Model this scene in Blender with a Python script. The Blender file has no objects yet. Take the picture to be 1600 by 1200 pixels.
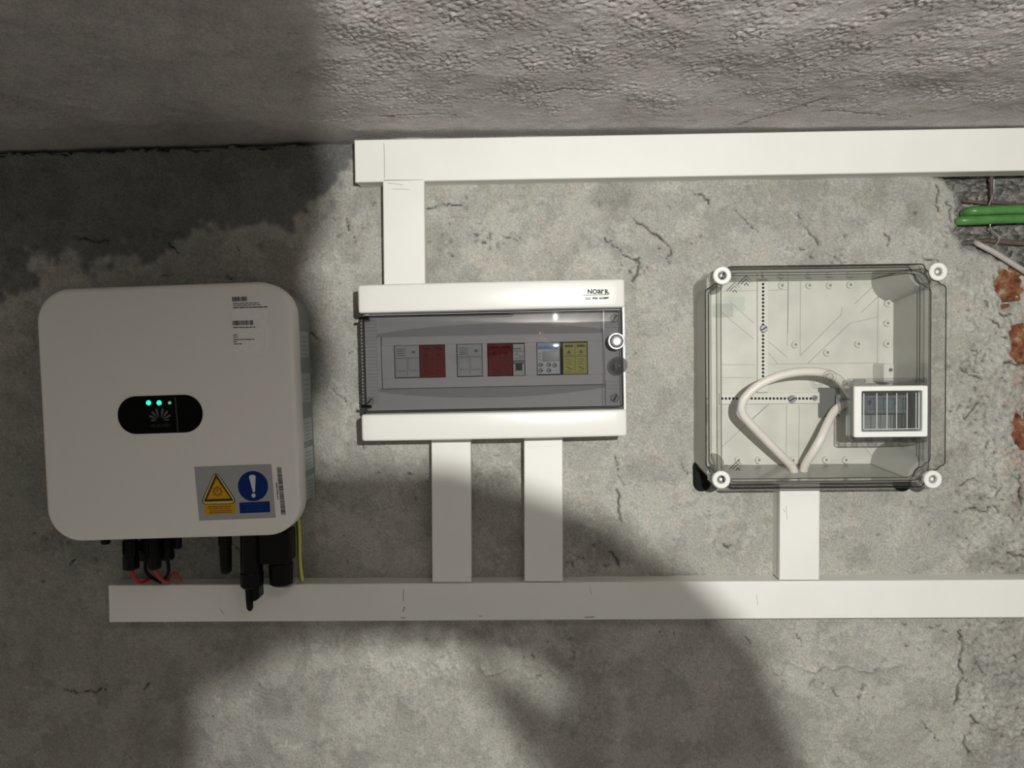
import bpy, bmesh, math, random
import numpy as np
from mathutils import Vector, Matrix, Euler

random.seed(7)
rng = np.random.default_rng(11)
S = bpy.context.scene
COL = S.collection
R = math.radians

# ------------------------------------------------------------------ camera
F_PX = 1200.0                       # focal length in pixels of the 1600 wide frame
CAM = Vector((0.0, -1.25, 1.6))
YAW, PITCH, ROLL = R(0.95), R(1.91), R(-0.63)
CROT = (Matrix.Rotation(YAW, 3, 'Z') @ Matrix.Rotation(math.pi / 2 - PITCH, 3, 'X') @ Matrix.Rotation(ROLL, 3, 'Z'))
cam_d = bpy.data.cameras.new('camera')
cam_d.sensor_fit = 'HORIZONTAL'
cam_d.sensor_width = 36.0
cam_d.lens = 36.0 * F_PX / 1600.0
cam_d.clip_start = 0.01
cam = bpy.data.objects.new('camera', cam_d)
cam.matrix_world = Matrix.Translation(CAM) @ CROT.to_4x4()
COL.objects.link(cam)
S.camera = cam

# ------------------------------------------------------------------ light and exposure
w = bpy.data.worlds.new('basement_gloom')
S.world = w
w.use_nodes = True
w.node_tree.nodes['Background'].inputs[0].default_value = (1.0, 0.945, 0.86, 1)
w.node_tree.nodes['Background'].inputs[1].default_value = 0.24
LIGHT = Vector((0.20, -1.55, 1.74))
ld = bpy.data.lights.new('torch_beam', 'SPOT')
ld.energy = 80.0
ld.color = (1.0, 1.0, 0.96)
ld.shadow_soft_size = 0.0022
ld.spot_size = R(150)
ld.spot_blend = 0.3
lo = bpy.data.objects.new('torch_beam', ld)
lo.location = LIGHT
lo.rotation_euler = (R(90), 0, 0)
COL.objects.link(lo)
S.view_settings.view_transform = 'Standard'
S.view_settings.look = 'None'
S.view_settings.gamma = 1.0
S.view_settings.use_curve_mapping = False
S.view_settings.exposure = 0.0
try:
    S.cycles.transparent_max_bounces = 24
    S.cycles.max_bounces = 10
    S.cycles.caustics_reflective = False
    S.cycles.caustics_refractive = False
except Exception:
    pass

CEIL_Z = 1.962


def at(px, py, d=0.0):
    """world point on the plane d metres in front of the wall seen at a photo position"""
    v = CROT @ Vector(((px - 800.0) / F_PX, -(py - 600.0) / F_PX, -1.0))
    t = (-d - CAM.y) / v.y
    return CAM + v * t


CL, CM, CR_ = at(0, 233.5, 0), at(545, 217, 0), at(1600, 196.5, 0.04)


def ceil_z(x):
    """the slab is not quite level: its underside at the wall"""
    return np.interp(x, [CL.x, CM.x, CR_.x, CR_.x + 1], [CL.z, CM.z, CR_.z, CR_.z + .02])


# ------------------------------------------------------------------ materials
def newmat(name):
    m = bpy.data.materials.new(name)
    m.use_nodes = True
    return m, m.node_tree.nodes, m.node_tree.links


def plain(name, col, rough=0.5, metal=0.0, bump=0.0, scale=400.0, spec=0.5, mottle=0.0, mscale=30.0):
    m, N, L = newmat(name)
    b = N['Principled BSDF']
    b.inputs['Base Color'].default_value = (*col, 1)
    b.inputs['Roughness'].default_value = rough
    b.inputs['Metallic'].default_value = metal
    b.inputs['Specular IOR Level'].default_value = spec
    tc = N.new('ShaderNodeTexCoord')
    if mottle:
        n = N.new('ShaderNodeTexNoise')
        n.inputs['Scale'].default_value = mscale
        n.inputs['Detail'].default_value = 4
        L.new(tc.outputs['Object'], n.inputs['Vector'])
        cr = N.new('ShaderNodeValToRGB')
        cr.color_ramp.elements[0].position = 0.3
        cr.color_ramp.elements[1].position = 0.7
        cr.color_ramp.elements[0].color = (*[c * (1 - mottle) for c in col], 1)
        cr.color_ramp.elements[1].color = (*[min(1, c * (1 + mottle)) for c in col], 1)
        L.new(n.outputs['Fac'], cr.inputs['Fac'])
        L.new(cr.outputs['Color'], b.inputs['Base Color'])
    if bump:
        n2 = N.new('ShaderNodeTexNoise')
        n2.inputs['Scale'].default_value = scale
        n2.inputs['Detail'].default_value = 2
        L.new(tc.outputs['Object'], n2.inputs['Vector'])
        bp = N.new('ShaderNodeBump')
        bp.inputs['Strength'].default_value = bump
        bp.inputs['Distance'].default_value = 0.001
        L.new(n2.outputs['Fac'], bp.inputs['Height'])
        L.new(bp.outputs['Normal'], b.inputs['Normal'])
    return m


def clear(name, tint, rough=0.04, edge=0.5, spec=1.0):
    """see-through plastic: tinted transparency with a fresnel gloss; darker where seen edge on"""
    m, N, L = newmat(name)
    N.remove(N['Principled BSDF'])
    out = N['Material Output']
    lw = N.new('ShaderNodeLayerWeight')
    lw.inputs['Blend'].default_value = 0.35
    mc = N.new('ShaderNodeMix')
    mc.data_type = 'RGBA'
    L.new(lw.outputs['Facing'], mc.inputs['Factor'])
    mc.inputs[6].default_value = (*tint, 1)
    mc.inputs[7].default_value = (*[c * edge for c in tint], 1)
    tr = N.new('ShaderNodeBsdfTransparent')
    L.new(mc.outputs[2], tr.inputs['Color'])
    gl = N.new('ShaderNodeBsdfGlossy')
    gl.inputs['Roughness'].default_value = rough
    gl.inputs['Color'].default_value = (spec, spec, spec, 1)
    fr = N.new('ShaderNodeFresnel')
    ge = N.new('ShaderNodeNewGeometry')
    io = N.new('ShaderNodeMapRange')                # the same reflectance from inside and outside
    io.inputs['To Min'].default_value = 1.5
    io.inputs['To Max'].default_value = 1 / 1.5
    L.new(ge.outputs['Backfacing'], io.inputs['Value'])
    L.new(io.outputs['Result'], fr.inputs['IOR'])
    mx = N.new('ShaderNodeMixShader')
    L.new(fr.outputs['Fac'], mx.inputs['Fac'])
    L.new(tr.outputs['BSDF'], mx.inputs[1])
    L.new(gl.outputs['BSDF'], mx.inputs[2])
    L.new(mx.outputs['Shader'], out.inputs['Surface'])
    return m


def glow(name, col, st):
    m, N, L = newmat(name)
    b = N['Principled BSDF']
    b.inputs['Base Color'].default_value = (*col, 1)
    b.inputs['Emission Color'].default_value = (*col, 1)
    b.inputs['Emission Strength'].default_value = st
    return m


def plaster(name, grain, gscale, rough=0.85):
    """rough render whose stains come from the vertex colours; nodes add the sandy grain"""
    m, N, L = newmat(name)
    b = N['Principled BSDF']
    b.inputs['Roughness'].default_value = rough
    b.inputs['Specular IOR Level'].default_value = 0.25
    at_ = N.new('ShaderNodeAttribute')
    at_.attribute_name = 'stain'
    tc = N.new('ShaderNodeTexCoord')
    n = N.new('ShaderNodeTexNoise')
    n.inputs['Scale'].default_value = 300
    n.inputs['Detail'].default_value = 6
    n.inputs['Roughness'].default_value = 0.7
    L.new(tc.outputs['Object'], n.inputs['Vector'])
    mr = N.new('ShaderNodeMapRange')
    mr.inputs['From Min'].default_value = 0.3
    mr.inputs['From Max'].default_value = 0.7
    mr.inputs['To Min'].default_value = 0.70
    mr.inputs['To Max'].default_value = 1.28
    L.new(n.outputs['Fac'], mr.inputs['Value'])
    mu = N.new('ShaderNodeVectorMath')
    mu.operation = 'SCALE'
    L.new(at_.outputs['Color'], mu.inputs[0])
    L.new(mr.outputs['Result'], mu.inputs['Scale'])
    L.new(mu.outputs['Vector'], b.inputs['Base Color'])
    n2 = N.new('ShaderNodeTexNoise')
    n2.inputs['Scale'].default_value = gscale
    n2.inputs['Detail'].default_value = 6
    n2.inputs['Roughness'].default_value = 0.65
    L.new(tc.outputs['Object'], n2.inputs['Vector'])
    bp = N.new('ShaderNodeBump')
    bp.inputs['Strength'].default_value = grain
    bp.inputs['Distance'].default_value = 0.002
    L.new(n2.outputs['Fac'], bp.inputs['Height'])
    L.new(bp.outputs['Normal'], b.inputs['Normal'])
    return m


M = {}
M['wall'] = plaster('cement_plaster', 0.75, 330)
M['ceiling'] = plaster('sanded_ceiling_render', 0.7, 260)
def brick_mat():
    m = plain('orange_brick', (0.2, 0.1, 0.05), 0.92, bump=1.0, scale=160)
    N, L = m.node_tree.nodes, m.node_tree.links
    b = N['Principled BSDF']
    tc = N.new('ShaderNodeTexCoord')
    n = N.new('ShaderNodeTexNoise')
    n.inputs['Scale'].default_value = 75
    n.inputs['Detail'].default_value = 8
    n.inputs['Roughness'].default_value = 0.75
    L.new(tc.outputs['Object'], n.inputs['Vector'])
    cr = N.new('ShaderNodeValToRGB')
    e = cr.color_ramp.elements
    e[0].position, e[0].color = 0.36, (0.055, 0.018, 0.009, 1)
    e[1].position, e[1].color = 0.50, (0.19, 0.06, 0.025, 1)
    x = cr.color_ramp.elements.new(0.58)
    x.color = (0.23, 0.125, 0.06, 1)
    x = cr.color_ramp.elements.new(0.64)
    x.color = (0.28, 0.25, 0.20, 1)
    L.new(n.outputs['Fac'], cr.inputs['Fac'])
    L.new(cr.outputs['Color'], b.inputs['Base Color'])
    return m


M['brick'] = brick_mat()
M['pvc'] = plain('white_pvc', (0.77, 0.765, 0.72), 0.42, bump=0.05, scale=60, mottle=0.02, mscale=14)
M['pvc_side'] = plain('white_pvc_channel', (0.74, 0.73, 0.68), 0.5)
M['scuff'] = plain('dark_scuff', (0.22, 0.21, 0.19), 0.8)
M['inv_white'] = plain('powder_coated_white', (0.80, 0.78, 0.735), 0.6, bump=0.12, scale=900)
M['inv_body'] = plain('grey_cast_aluminium', (0.24, 0.26, 0.265), 0.5, bump=0.15, scale=500)
M['black_gloss'] = plain('black_gloss_panel', (0.002, 0.002, 0.002), 0.15, spec=0.06)
M['black'] = plain('black_plastic', (0.004, 0.004, 0.0045), 0.35, spec=0.14)
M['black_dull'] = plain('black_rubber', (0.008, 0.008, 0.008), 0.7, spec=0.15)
M['led'] = glow('teal_led', (0.02, 0.95, 0.62), 1.1)
M['led_dim'] = glow('pale_green_led', (0.10, 0.42, 0.24), 0.8)
M['logo_grey'] = plain('grey_print', (0.075, 0.075, 0.08), 0.4)
M['logo_dim'] = plain('faint_grey_print', (0.018, 0.018, 0.02), 0.4)
M['label'] = plain('clear_film_label', (0.80, 0.785, 0.755), 0.28, mottle=0.03, mscale=150)
M['label_grey'] = plain('silver_grey_label', (0.34, 0.345, 0.35), 0.45)
M['side_label'] = plain('pale_side_label', (0.36, 0.38, 0.385), 0.4)
M['ink'] = plain('black_ink', (0.02, 0.018, 0.016), 0.6)
M['brown_ink'] = plain('brown_ink', (0.16, 0.075, 0.01), 0.6)
M['haz_yellow'] = plain('hazard_yellow', (0.60, 0.32, 0.008), 0.5, spec=0.12)
M['haz_light'] = plain('hazard_yellow_border', (0.62, 0.50, 0.12), 0.45)
M['haz_blue'] = plain('mandatory_blue', (0.003, 0.024, 0.15), 0.5, spec=0.12)
M['blue_ink'] = plain('pale_blue_ink', (0.02, 0.06, 0.20), 0.5, spec=0.12)
M['print_white'] = plain('white_print', (0.62, 0.62, 0.64), 0.5)
M['red_wire'] = plain('red_insulation', (0.36, 0.016, 0.013), 0.45)
M['earth_green'] = plain('green_insulation', (0.03, 0.17, 0.03), 0.4)
M['earth_yellow'] = plain('yellow_insulation', (0.62, 0.55, 0.08), 0.4)
M['green_cable'] = plain('green_cable_sheath', (0.075, 0.21, 0.055), 0.36, mottle=0.15, mscale=60)
M['grey_cable'] = plain('grey_cable_sheath', (0.40, 0.37, 0.335), 0.5, mottle=0.1, mscale=80)
M['rust'] = plain('rusty_steel', (0.10, 0.075, 0.06), 0.7, bump=0.5, scale=300, mottle=0.4, mscale=90)
M['wire_steel'] = plain('bare_wire', (0.55, 0.53, 0.50), 0.35, metal=0.7)
M['box_white'] = plain('glossy_white_abs', (0.715, 0.705, 0.665), 0.28, spec=0.4)
M['box_body'] = plain('white_abs_body', (0.70, 0.69, 0.65), 0.4)
M['gap_black'] = plain('black_seal', (0.008, 0.008, 0.009), 0.6)
M['smoke'] = clear('smoked_door', (0.705, 0.70, 0.705), 0.012, 0.6)
M['smoke_dark'] = clear('smoked_door_thick', (0.66, 0.66, 0.67), 0.08, 0.5)
M['panel'] = plain('light_grey_panel', (0.62, 0.615, 0.61), 0.5)
M['panel_dark'] = plain('recessed_grey_panel', (0.42, 0.42, 0.425), 0.55)
M['mod_grey'] = plain('module_grey', (0.50, 0.51, 0.50), 0.5)
M['mod_grey_dark'] = plain('module_darker_grey', (0.20, 0.205, 0.205), 0.5)
M['mod_white'] = plain('module_white', (0.62, 0.64, 0.66), 0.45)
M['mod_red'] = plain('module_red', (0.215, 0.012, 0.013), 0.6, spec=0.12)
M['mod_yellow'] = plain('module_yellow', (0.52, 0.50, 0.13), 0.5, spec=0.3)
M['mod_blue'] = plain('module_blue', (0.035, 0.20, 0.42), 0.4)
M['lcd'] = plain('grey_lcd', (0.10, 0.125, 0.13), 0.2)
M['logo_green'] = plain('green_print', (0.16, 0.26, 0.08), 0.5)
M['chrome'] = plain('chrome', (0.42, 0.42, 0.42), 0.22, metal=1.0)
M['steel'] = plain('zinc_steel', (0.55, 0.57, 0.59), 0.32, metal=0.9, mottle=0.1, mscale=60)
M['knob'] = plain('brushed_knob', (0.40, 0.40, 0.41), 0.45, metal=0.7)
M['rail'] = plain('zinc_rail', (0.42, 0.45, 0.47), 0.4, metal=0.15)
M['enc'] = plain('light_grey_abs', (0.38, 0.375, 0.345), 0.14, spec=0.3, mottle=0.05, mscale=20)
M['enc_floor'] = plain('pale_grey_abs', (0.69, 0.69, 0.635), 0.3, mottle=0.10, mscale=22)
M['rib'] = plain('moulded_rib_grey', (0.40, 0.395, 0.37), 0.4)
M['strip'] = plain('mounting_strip', (0.74, 0.735, 0.69), 0.4)
M['hole'] = plain('dark_hole', (0.01, 0.01, 0.01), 0.9)
M['cap'] = plain('white_nylon_cap', (0.76, 0.755, 0.71), 0.4)
M['cap_hole'] = plain('socket_grey', (0.30, 0.30, 0.275), 0.5)
M['lid'] = clear('clear_lid', (0.985, 0.985, 0.975), 0.05, 0.6)
M['lid_rim'] = clear('clear_lid_rim', (0.985, 0.985, 0.975), 0.08, 0.96)
M['lid_edge'] = clear('clear_lid_edge', (0.36, 0.36, 0.35), 0.12, 0.4)
M['hatch_clear'] = clear('hatch_clear', (0.90, 0.90, 0.90), 0.08, 0.45)
M['hatch_pane'] = clear('hatch_pane', (0.93, 0.95, 0.97), 0.05, 0.5)
M['white_cable'] = plain('white_cable_sheath', (0.86, 0.815, 0.765), 0.4, mottle=0.03, mscale=40)
M['inner_label'] = plain('pale_blue_film', (0.62, 0.65, 0.63), 0.4)
M['skin'] = plain('skin', (0.50, 0.30, 0.22), 0.55)
M['sleeve'] = plain('dark_sleeve', (0.03, 0.03, 0.035), 0.9)
M['torch'] = plain('black_torch', (0.02, 0.02, 0.02), 0.35)


# ------------------------------------------------------------------ mesh builder: coordinates are (x, z, d), d = distance off the wall
class MB:
    def __init__(s):
        s.v, s.f = [], []

    def add(s, vs, fs):
        o = len(s.v)
        s.v += [(x, -d, z) for x, z, d in vs]
        s.f += [tuple(i + o for i in f) for f in fs]
        return s

    def loft(s, rings, cap0=True, cap1=True):
        n = len(rings[0])
        vs = [p for r in rings for p in r]
        fs = []
        for k in range(len(rings) - 1):
            for i in range(n):
                j = (i + 1) % n
                fs.append((k * n + i, k * n + j, (k + 1) * n + j, (k + 1) * n + i))
        if cap0:
            fs.append(tuple(range(n - 1, -1, -1)))
        if cap1:
            fs.append(tuple(range((len(rings) - 1) * n, len(rings) * n)))
        return s.add(vs, fs)

    def box(s, x0, x1, z0, z1, d0, d1, b=0.0):
        x0, x1 = min(x0, x1), max(x0, x1)
        z0, z1 = min(z0, z1), max(z0, z1)

        def r(i, d):
            return [(x0 + i, z0 + i, d), (x1 - i, z0 + i, d), (x1 - i, z1 - i, d), (x0 + i, z1 - i, d)]
        if b:
            return s.loft([r(0, d0), r(0, d1 - b), r(b * 0.35, d1 - b * 0.35), r(b, d1)])
        return s.loft([r(0, d0), r(0, d1)])

    def rr(s, cx, cz, w, h, r, prof, n=7, cap0=True):
        return s.loft([[(x, z, d) for x, z in rrect(cx, cz, w - 2 * i, h - 2 * i, max(r - i, 0.0003), n)] for d, i in prof], cap0)

    def frame(s, outer, inner, d0, d1, bev=0.0):
        n = len(outer)
        oc = (sum(p[0] for p in outer) / n, sum(p[1] for p in outer) / n)

        def sh(pts, k):
            res = []
            for x, z in pts:
                dx, dz = x - oc[0], z - oc[1]
                l = math.hypot(dx, dz)
                res.append((x - dx / l * k, z - dz / l * k))
            return res
        rings = [[(x, z, d0) for x, z in outer], [(x, z, d1 - bev) for x, z in outer]]
        if bev:
            rings.append([(x, z, d1) for x, z in sh(outer, bev)])
            rings.append([(x, z, d1) for x, z in sh(inner, -bev)])
        else:
            pass
        rings += [[(x, z, d1 - bev) for x, z in inner], [(x, z, d0) for x, z in inner]]
        rings.append(rings[0])
        return s.loft(rings, False, False)

    def barx(s, x0, x1, z0, z1, d0, d1, r, Rc, thin=None, n=28):
        """bar along x whose front is gently bowed (radius Rc) with rounded edges"""
        rings = []
        xm = (x0 + x1) / 2
        st = [x0, x0 + r * .12, x0 + r * .45, x0 + r] + [x0 + r + (x1 - x0 - 2 * r) * k / n for k in range(1, n)] + [x1 - r, x1 - r * .45, x1 - r * .12, x1]
        for x in st:
            e = min(x - x0, x1 - x)
            ins = r - math.sqrt(max(0.0, r * r - (r - min(e, r)) ** 2))
            D = d1 - (x - xm) ** 2 / (2 * Rc) - ins
            B = D - thin if thin else d0
            za, zb_ = z0 + ins * .6, z1 - ins * .6
            rings.append([(x, za, B), (x, za, D - r), (x, za + r * .12, D - r * .45), (x, za + r * .45, D - r * .12), (x, za + r, D),
                          (x, zb_ - r, D), (x, zb_ - r * .45, D - r * .12), (x, zb_ - r * .12, D - r * .45), (x, zb_, D - r), (x, zb_, B)])
        return s.loft(rings)

    def cyl(s, x, z, d0, d1, r, n=20, r1=None, bev=0.0):
        r1 = r if r1 is None else r1
        c = [(math.cos(2 * math.pi * i / n), math.sin(2 * math.pi * i / n)) for i in range(n)]
        rings = [[(x + a * r, z + b * r, d0) for a, b in c]]
        if bev:
            rings.append([(x + a * r1, z + b * r1, d1 - bev) for a, b in c])
            rings.append([(x + a * (r1 - bev), z + b * (r1 - bev), d1) for a, b in c])
        else:
            rings.append([(x + a * r1, z + b * r1, d1) for a, b in c])
        return s.loft(rings)

    def vcyl(s, x, d, z0, z1, prof, n=18):
        """upright turned shape, prof = [(z, r)...]"""
        rings = [[(x + r * math.cos(2 * math.pi * i / n), z, d + r * math.sin(2 * math.pi * i / n)) for i in range(n)] for z, r in prof]
        return s.loft(rings)

    def ring(s, x, z, d0, d1, ro, ri, n=28, bev=0.0):
        c = [(math.cos(2 * math.pi * i / n), math.sin(2 * math.pi * i / n)) for i in range(n)]
        return s.frame([(x + a * ro, z + b * ro) for a, b in c], [(x + a * ri, z + b * ri) for a, b in c], d0, d1, bev)

    def poly(s, pts, d):
        return s.add([(x, z, d) for x, z in pts], [tuple(range(len(pts)))])

    def rect(s, x0, x1, z0, z1, d):
        return s.poly([(x0, z0), (x1, z0), (x1, z1), (x0, z1)], d)

    def tube(s, pts, r, n=12, caps=True):
        P = [Vector((x, -d, z)) for x, z, d in pts]
        rr_ = r if isinstance(r, (list, tuple)) else [r] * len(P)
        up = None
        rings = []
        for i, p in enumerate(P):
            t = (P[min(i + 1, len(P) - 1)] - P[max(i - 1, 0)]).normalized()
            if up is None:
                a = Vector((0, 1, 0)) if abs(t.y) < 0.9 else Vector((1, 0, 0))
                up = t.cross(a).normalized()
            else:
                up = (up - t * up.dot(t)).normalized()
            b = t.cross(up)
            ring = [p + (up * math.cos(2 * math.pi * k / n) + b * math.sin(2 * math.pi * k / n)) * rr_[i] for k in range(n)]
            rings.append([(q.x, q.z, -q.y) for q in ring])
        return s.loft(rings, caps, caps)

    def text(s, body, x, z, d, size, bold=0.0, align='CENTER', sx=1.0):
        cu = bpy.data.curves.new('t', 'FONT')
        cu.body = body
        cu.size = size
        cu.align_x = align
        cu.align_y = 'CENTER'
        cu.offset = bold
        cu.resolution_u = 3
        ob = bpy.data.objects.new('t', cu)
        COL.objects.link(ob)
        dg = bpy.context.evaluated_depsgraph_get()
        me = bpy.data.meshes.new_from_object(ob.evaluated_get(dg))
        s.add([(x + v.co.x * sx, z + v.co.y, d) for v in me.vertices], [tuple(p.vertices) for p in me.polygons])
        bpy.data.objects.remove(ob)
        bpy.data.meshes.remove(me)
        bpy.data.curves.remove(cu)
        return s

    def build(s, name, mat, parent=None, smooth=True, angle=35, fix=True, label=None):
        me = bpy.data.meshes.new(name)
        me.from_pydata(s.v, [], s.f)
        if fix:
            bm = bmesh.new()
            bm.from_mesh(me)
            bmesh.ops.recalc_face_normals(bm, faces=bm.faces)
            bm.to_mesh(me)
            bm.free()
        me.materials.append(mat)
        if smooth:
            me.shade_smooth()
            try:
                me.set_sharp_from_angle(angle=R(angle))
            except Exception:
                pass
        o = bpy.data.objects.new(name, me)
        COL.objects.link(o)
        if parent is not None:
            o.parent = parent
        if label:
            o['label'] = label
        return o


def rrect(cx, cz, w, h, r, n=7):
    pts = []
    r = min(r, w / 2 - 1e-5, h / 2 - 1e-5)
    for sx, sz, a0 in ((1, 1, 0), (-1, 1, 90), (-1, -1, 180), (1, -1, 270)):
        for k in range(n):
            a = R(a0 + 90 * k / (n - 1))
            pts.append((cx + sx * (w / 2 - r) + r * math.cos(a), cz + sz * (h / 2 - r) + r * math.sin(a)))
    return pts


def smooth_path(pts, k=6):
    P = [Vector(p) for p in pts]
    P = [P[0] * 2 - P[1]] + P + [P[-1] * 2 - P[-2]]
    out = []
    for i in range(1, len(P) - 2):
        for j in range(k):
            t = j / k
            a, b, c, e = P[i - 1], P[i], P[i + 1], P[i + 2]
            out.append(tuple(0.5 * ((2 * b) + (c - a) * t + (2 * a - 5 * b + 4 * c - e) * t * t + (3 * b - a - 3 * c + e) * t ** 3)))
    out.append(tuple(P[-2]))
    return out


def tag(o, label, cat, group=None):
    o['label'] = label
    o['category'] = cat
    if group:
        o['group'] = group
    return o


class Frame:
    """a thing's Empty, placed and turned on the wall, and the map from photo positions to its own coordinates"""

    def __init__(s, name, quad, d, label, cat, group=None):
        P = [at(*p, d) for p in quad]                       # TL TR BR BL
        c = sum(P, Vector()) / 4
        a = 0.5 * (math.atan2(P[1].z - P[0].z, P[1].x - P[0].x) + math.atan2(P[2].z - P[3].z, P[2].x - P[3].x))
        s.w = 0.5 * ((P[1] - P[0]).length + (P[2] - P[3]).length)
        s.h = 0.5 * ((P[0] - P[3]).length + (P[1] - P[2]).length)
        s.o = bpy.data.objects.new(name, None)
        s.o.empty_display_size = 0.03
        s.o.location = (c.x, 0, c.z)
        s.o.rotation_euler = (0, -a, 0)
        COL.objects.link(s.o)
        s.c, s.a = c, a
        tag(s.o, label, cat, group)

    def L(s, px, py, d):
        p = at(px, py, d)
        x, z = p.x - s.c.x, p.z - s.c.z
        ca, sa = math.cos(s.a), math.sin(s.a)
        return (x * ca + z * sa, -x * sa + z * ca)

    def L3(s, px, py, d):
        return (*s.L(px, py, d), d)


# ================================================================== the setting: wall and ceiling as modelled relief
def band_noise(shape, step, lam, width=0.6, aspect=1.0):
    """gaussian noise with wavelengths about lam (metres), unit variance"""
    ny, nx = shape
    w_ = rng.standard_normal(shape)
    fy = np.fft.fftfreq(ny, step)[:, None] * aspect
    fx = np.fft.rfftfreq(nx, step)[None, :]
    f = np.sqrt(fx * fx + fy * fy) + 1e-9
    g = np.exp(-(np.log(f * lam) ** 2) / (2 * width ** 2))
    r = np.fft.irfft2(np.fft.rfft2(w_) * g, s=shape)
    return r / r.std()


def smoothstep(a, b, x):
    t = np.clip((x - a) / (b - a), 0, 1)
    return t * t * (3 - 2 * t)


def in_poly(X, Y, poly):
    res = np.zeros(X.shape, bool)
    n = len(poly)
    for i in range(n):
        x0, y0 = poly[i]
        x1, y1 = poly[(i + 1) % n]
        if y0 == y1:
            continue
        c = ((y0 > Y) != (y1 > Y)) & (X < (x1 - x0) * (Y - y0) / (y1 - y0) + x0)
        res ^= c
    return res


def blur(a, k):
    for _ in range(2):
        for ax in (0, 1):
            c = np.cumsum(np.pad(a, [(k + 1, k) if i == ax else (0, 0) for i in (0, 1)], mode='edge'), axis=ax)
            n = a.shape[ax]
            sl = [slice(None)] * 2
            s0 = [slice(None)] * 2
            sl[ax] = slice(2 * k + 1, 2 * k + 1 + n)
            s0[ax] = slice(0, n)
            a = (c[tuple(sl)] - c[tuple(s0)]) / (2 * k + 1)
    return a


def seg_dist(X, Y, pts):
    d = np.full(X.shape, 1e9)
    for (x0, y0), (x1, y1) in zip(pts[:-1], pts[1:]):
        dx, dy = x1 - x0, y1 - y0
        t = np.clip(((X - x0) * dx + (Y - y0) * dy) / (dx * dx + dy * dy + 1e-9), 0, 1)
        d = np.minimum(d, np.hypot(X - x0 - t * dx, Y - y0 - t * dy))
    return d


def grid_object(name, P, colors, mat):
    ny, nx = P.shape[:2]
    idx = np.arange(ny * nx).reshape(ny, nx)
    q = np.stack([idx[:-1, :-1], idx[:-1, 1:], idx[1:, 1:], idx[1:, :-1]], -1).reshape(-1, 4)
    me = bpy.data.meshes.new(name)
    me.vertices.add(ny * nx)
    me.vertices.foreach_set('co', P.reshape(-1).astype(np.float32))
    me.loops.add(q.size)
    me.loops.foreach_set('vertex_index', q.reshape(-1).astype(np.int32))
    me.polygons.add(len(q))
    me.polygons.foreach_set('loop_start', (np.arange(len(q)) * 4).astype(np.int32))
    me.polygons.foreach_set('use_smooth', np.ones(len(q), bool))
    me.update(calc_edges=True)
    ca = me.color_attributes.new('stain', 'FLOAT_COLOR', 'POINT')
    rgba = np.ones((ny * nx, 4), np.float32)
    rgba[:, :3] = colors.reshape(-1, 3)
    ca.data.foreach_set('color', rgba.reshape(-1))
    me.materials.append(mat)
    o = bpy.data.objects.new(name, me)
    COL.objects.link(o)
    o['kind'] = 'structure'
    return o


STEP = 0.0023
x0, x1, z0, z1 = -1.38, 1.38, 0.62, CEIL_Z + 0.012
nx, nz = int((x1 - x0) / STEP), int((z1 - z0) / STEP)
xs = np.linspace(x0, x1, nx)
zs = np.linspace(z1 + 0.012, z0, nz)
X, Z = np.meshgrid(xs, zs)
# photo positions of the wall points (for placing its stains and cracks)
ci = np.array(CROT.transposed())
V = np.stack([X - CAM.x, np.full_like(X, -CAM.y), Z - CAM.z], -1) @ ci.T
PX = 800 + F_PX * V[..., 0] / -V[..., 2]
PY = 600 - F_PX * V[..., 1] / -V[..., 2]
sh = X.shape
nA = band_noise(sh, STEP, 0.30, 0.5)
nB = band_noise(sh, STEP, 0.075)
nC = band_noise(sh, STEP, 0.026)
nD = band_noise(sh, STEP, 0.010, 0.5)
nE = band_noise(sh, STEP, 0.0055, 0.35)
WX = PX + 9 * nB + 5 * nC + 2.5 * nD
WY = PY + 9 * np.roll(nB, 97, 1) + 5 * np.roll(nC, 61, 1) + 2.5 * np.roll(nD, 33, 0)

H = 0.0015 * nA + 0.0006 * nB + 0.00020 * nC + 0.00011 * nD + 0.00012 * nE
alb = np.full(sh, 0.415)
# thin skim coats: torn-edged paler patches
skim = smoothstep(0.12, 0.22, 0.85 * band_noise(sh, STEP, 0.22) + 0.30 * nB + 0.25 * nC + 0.16 * nD + 0.10 * nE)
skim2 = smoothstep(0.75, 0.86, band_noise(sh, STEP, 0.13) + 0.28 * np.roll(nC, 200, 1) + 0.18 * nD + 0.12 * nE)
edge = np.clip(np.abs(skim - 0.5) * 2, 0, 1)
H += 0.0006 * skim - 0.0005 * skim2
alb *= 0.925 + 0.115 * skim
alb *= 1.0 - 0.13 * skim2
alb *= 1 + 0.030 * nE + 0.022 * nD + 0.016 * nC
# rougher zone on the right, near the chased-out brickwork
rz = smoothstep(1470, 1560, PX + 30 * nB)
rough_sp = band_noise(sh, STEP, 0.013, 0.5)
alb *= 1 - rz * 0.10 * np.clip(rough_sp, -0.8, 1.6) - rz * 0.05 * nE
crumbs = np.clip(band_noise(sh, STEP, 0.0075, 0.35) - 0.6, 0, None)
H += rz * (0.0005 * rough_sp + 0.0007 * nC + 0.0010 * crumbs) + (1 - rz) * 0.00018 * crumbs
# damp, darker mortar band along the top left
damp_poly = [(-80, 200), (548, 200), (540, 262), (520, 290), (518, 318), (480, 325), (462, 345), (456, 362), (430, 356), (400, 350),
             (330, 356), (300, 352), (285, 372), (270, 390), (225, 405), (205, 398), (185, 400), (150, 412), (130, 422), (118, 402),
             (90, 396), (72, 384), (55, 388), (48, 410), (60, 432), (52, 452), (20, 458), (-80, 440)]
damp = blur(in_poly(WX, WY, damp_poly).astype(float), 1)
alb = alb * (1 - damp) + damp * alb * 0.40
H -= damp * 0.0025
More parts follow.
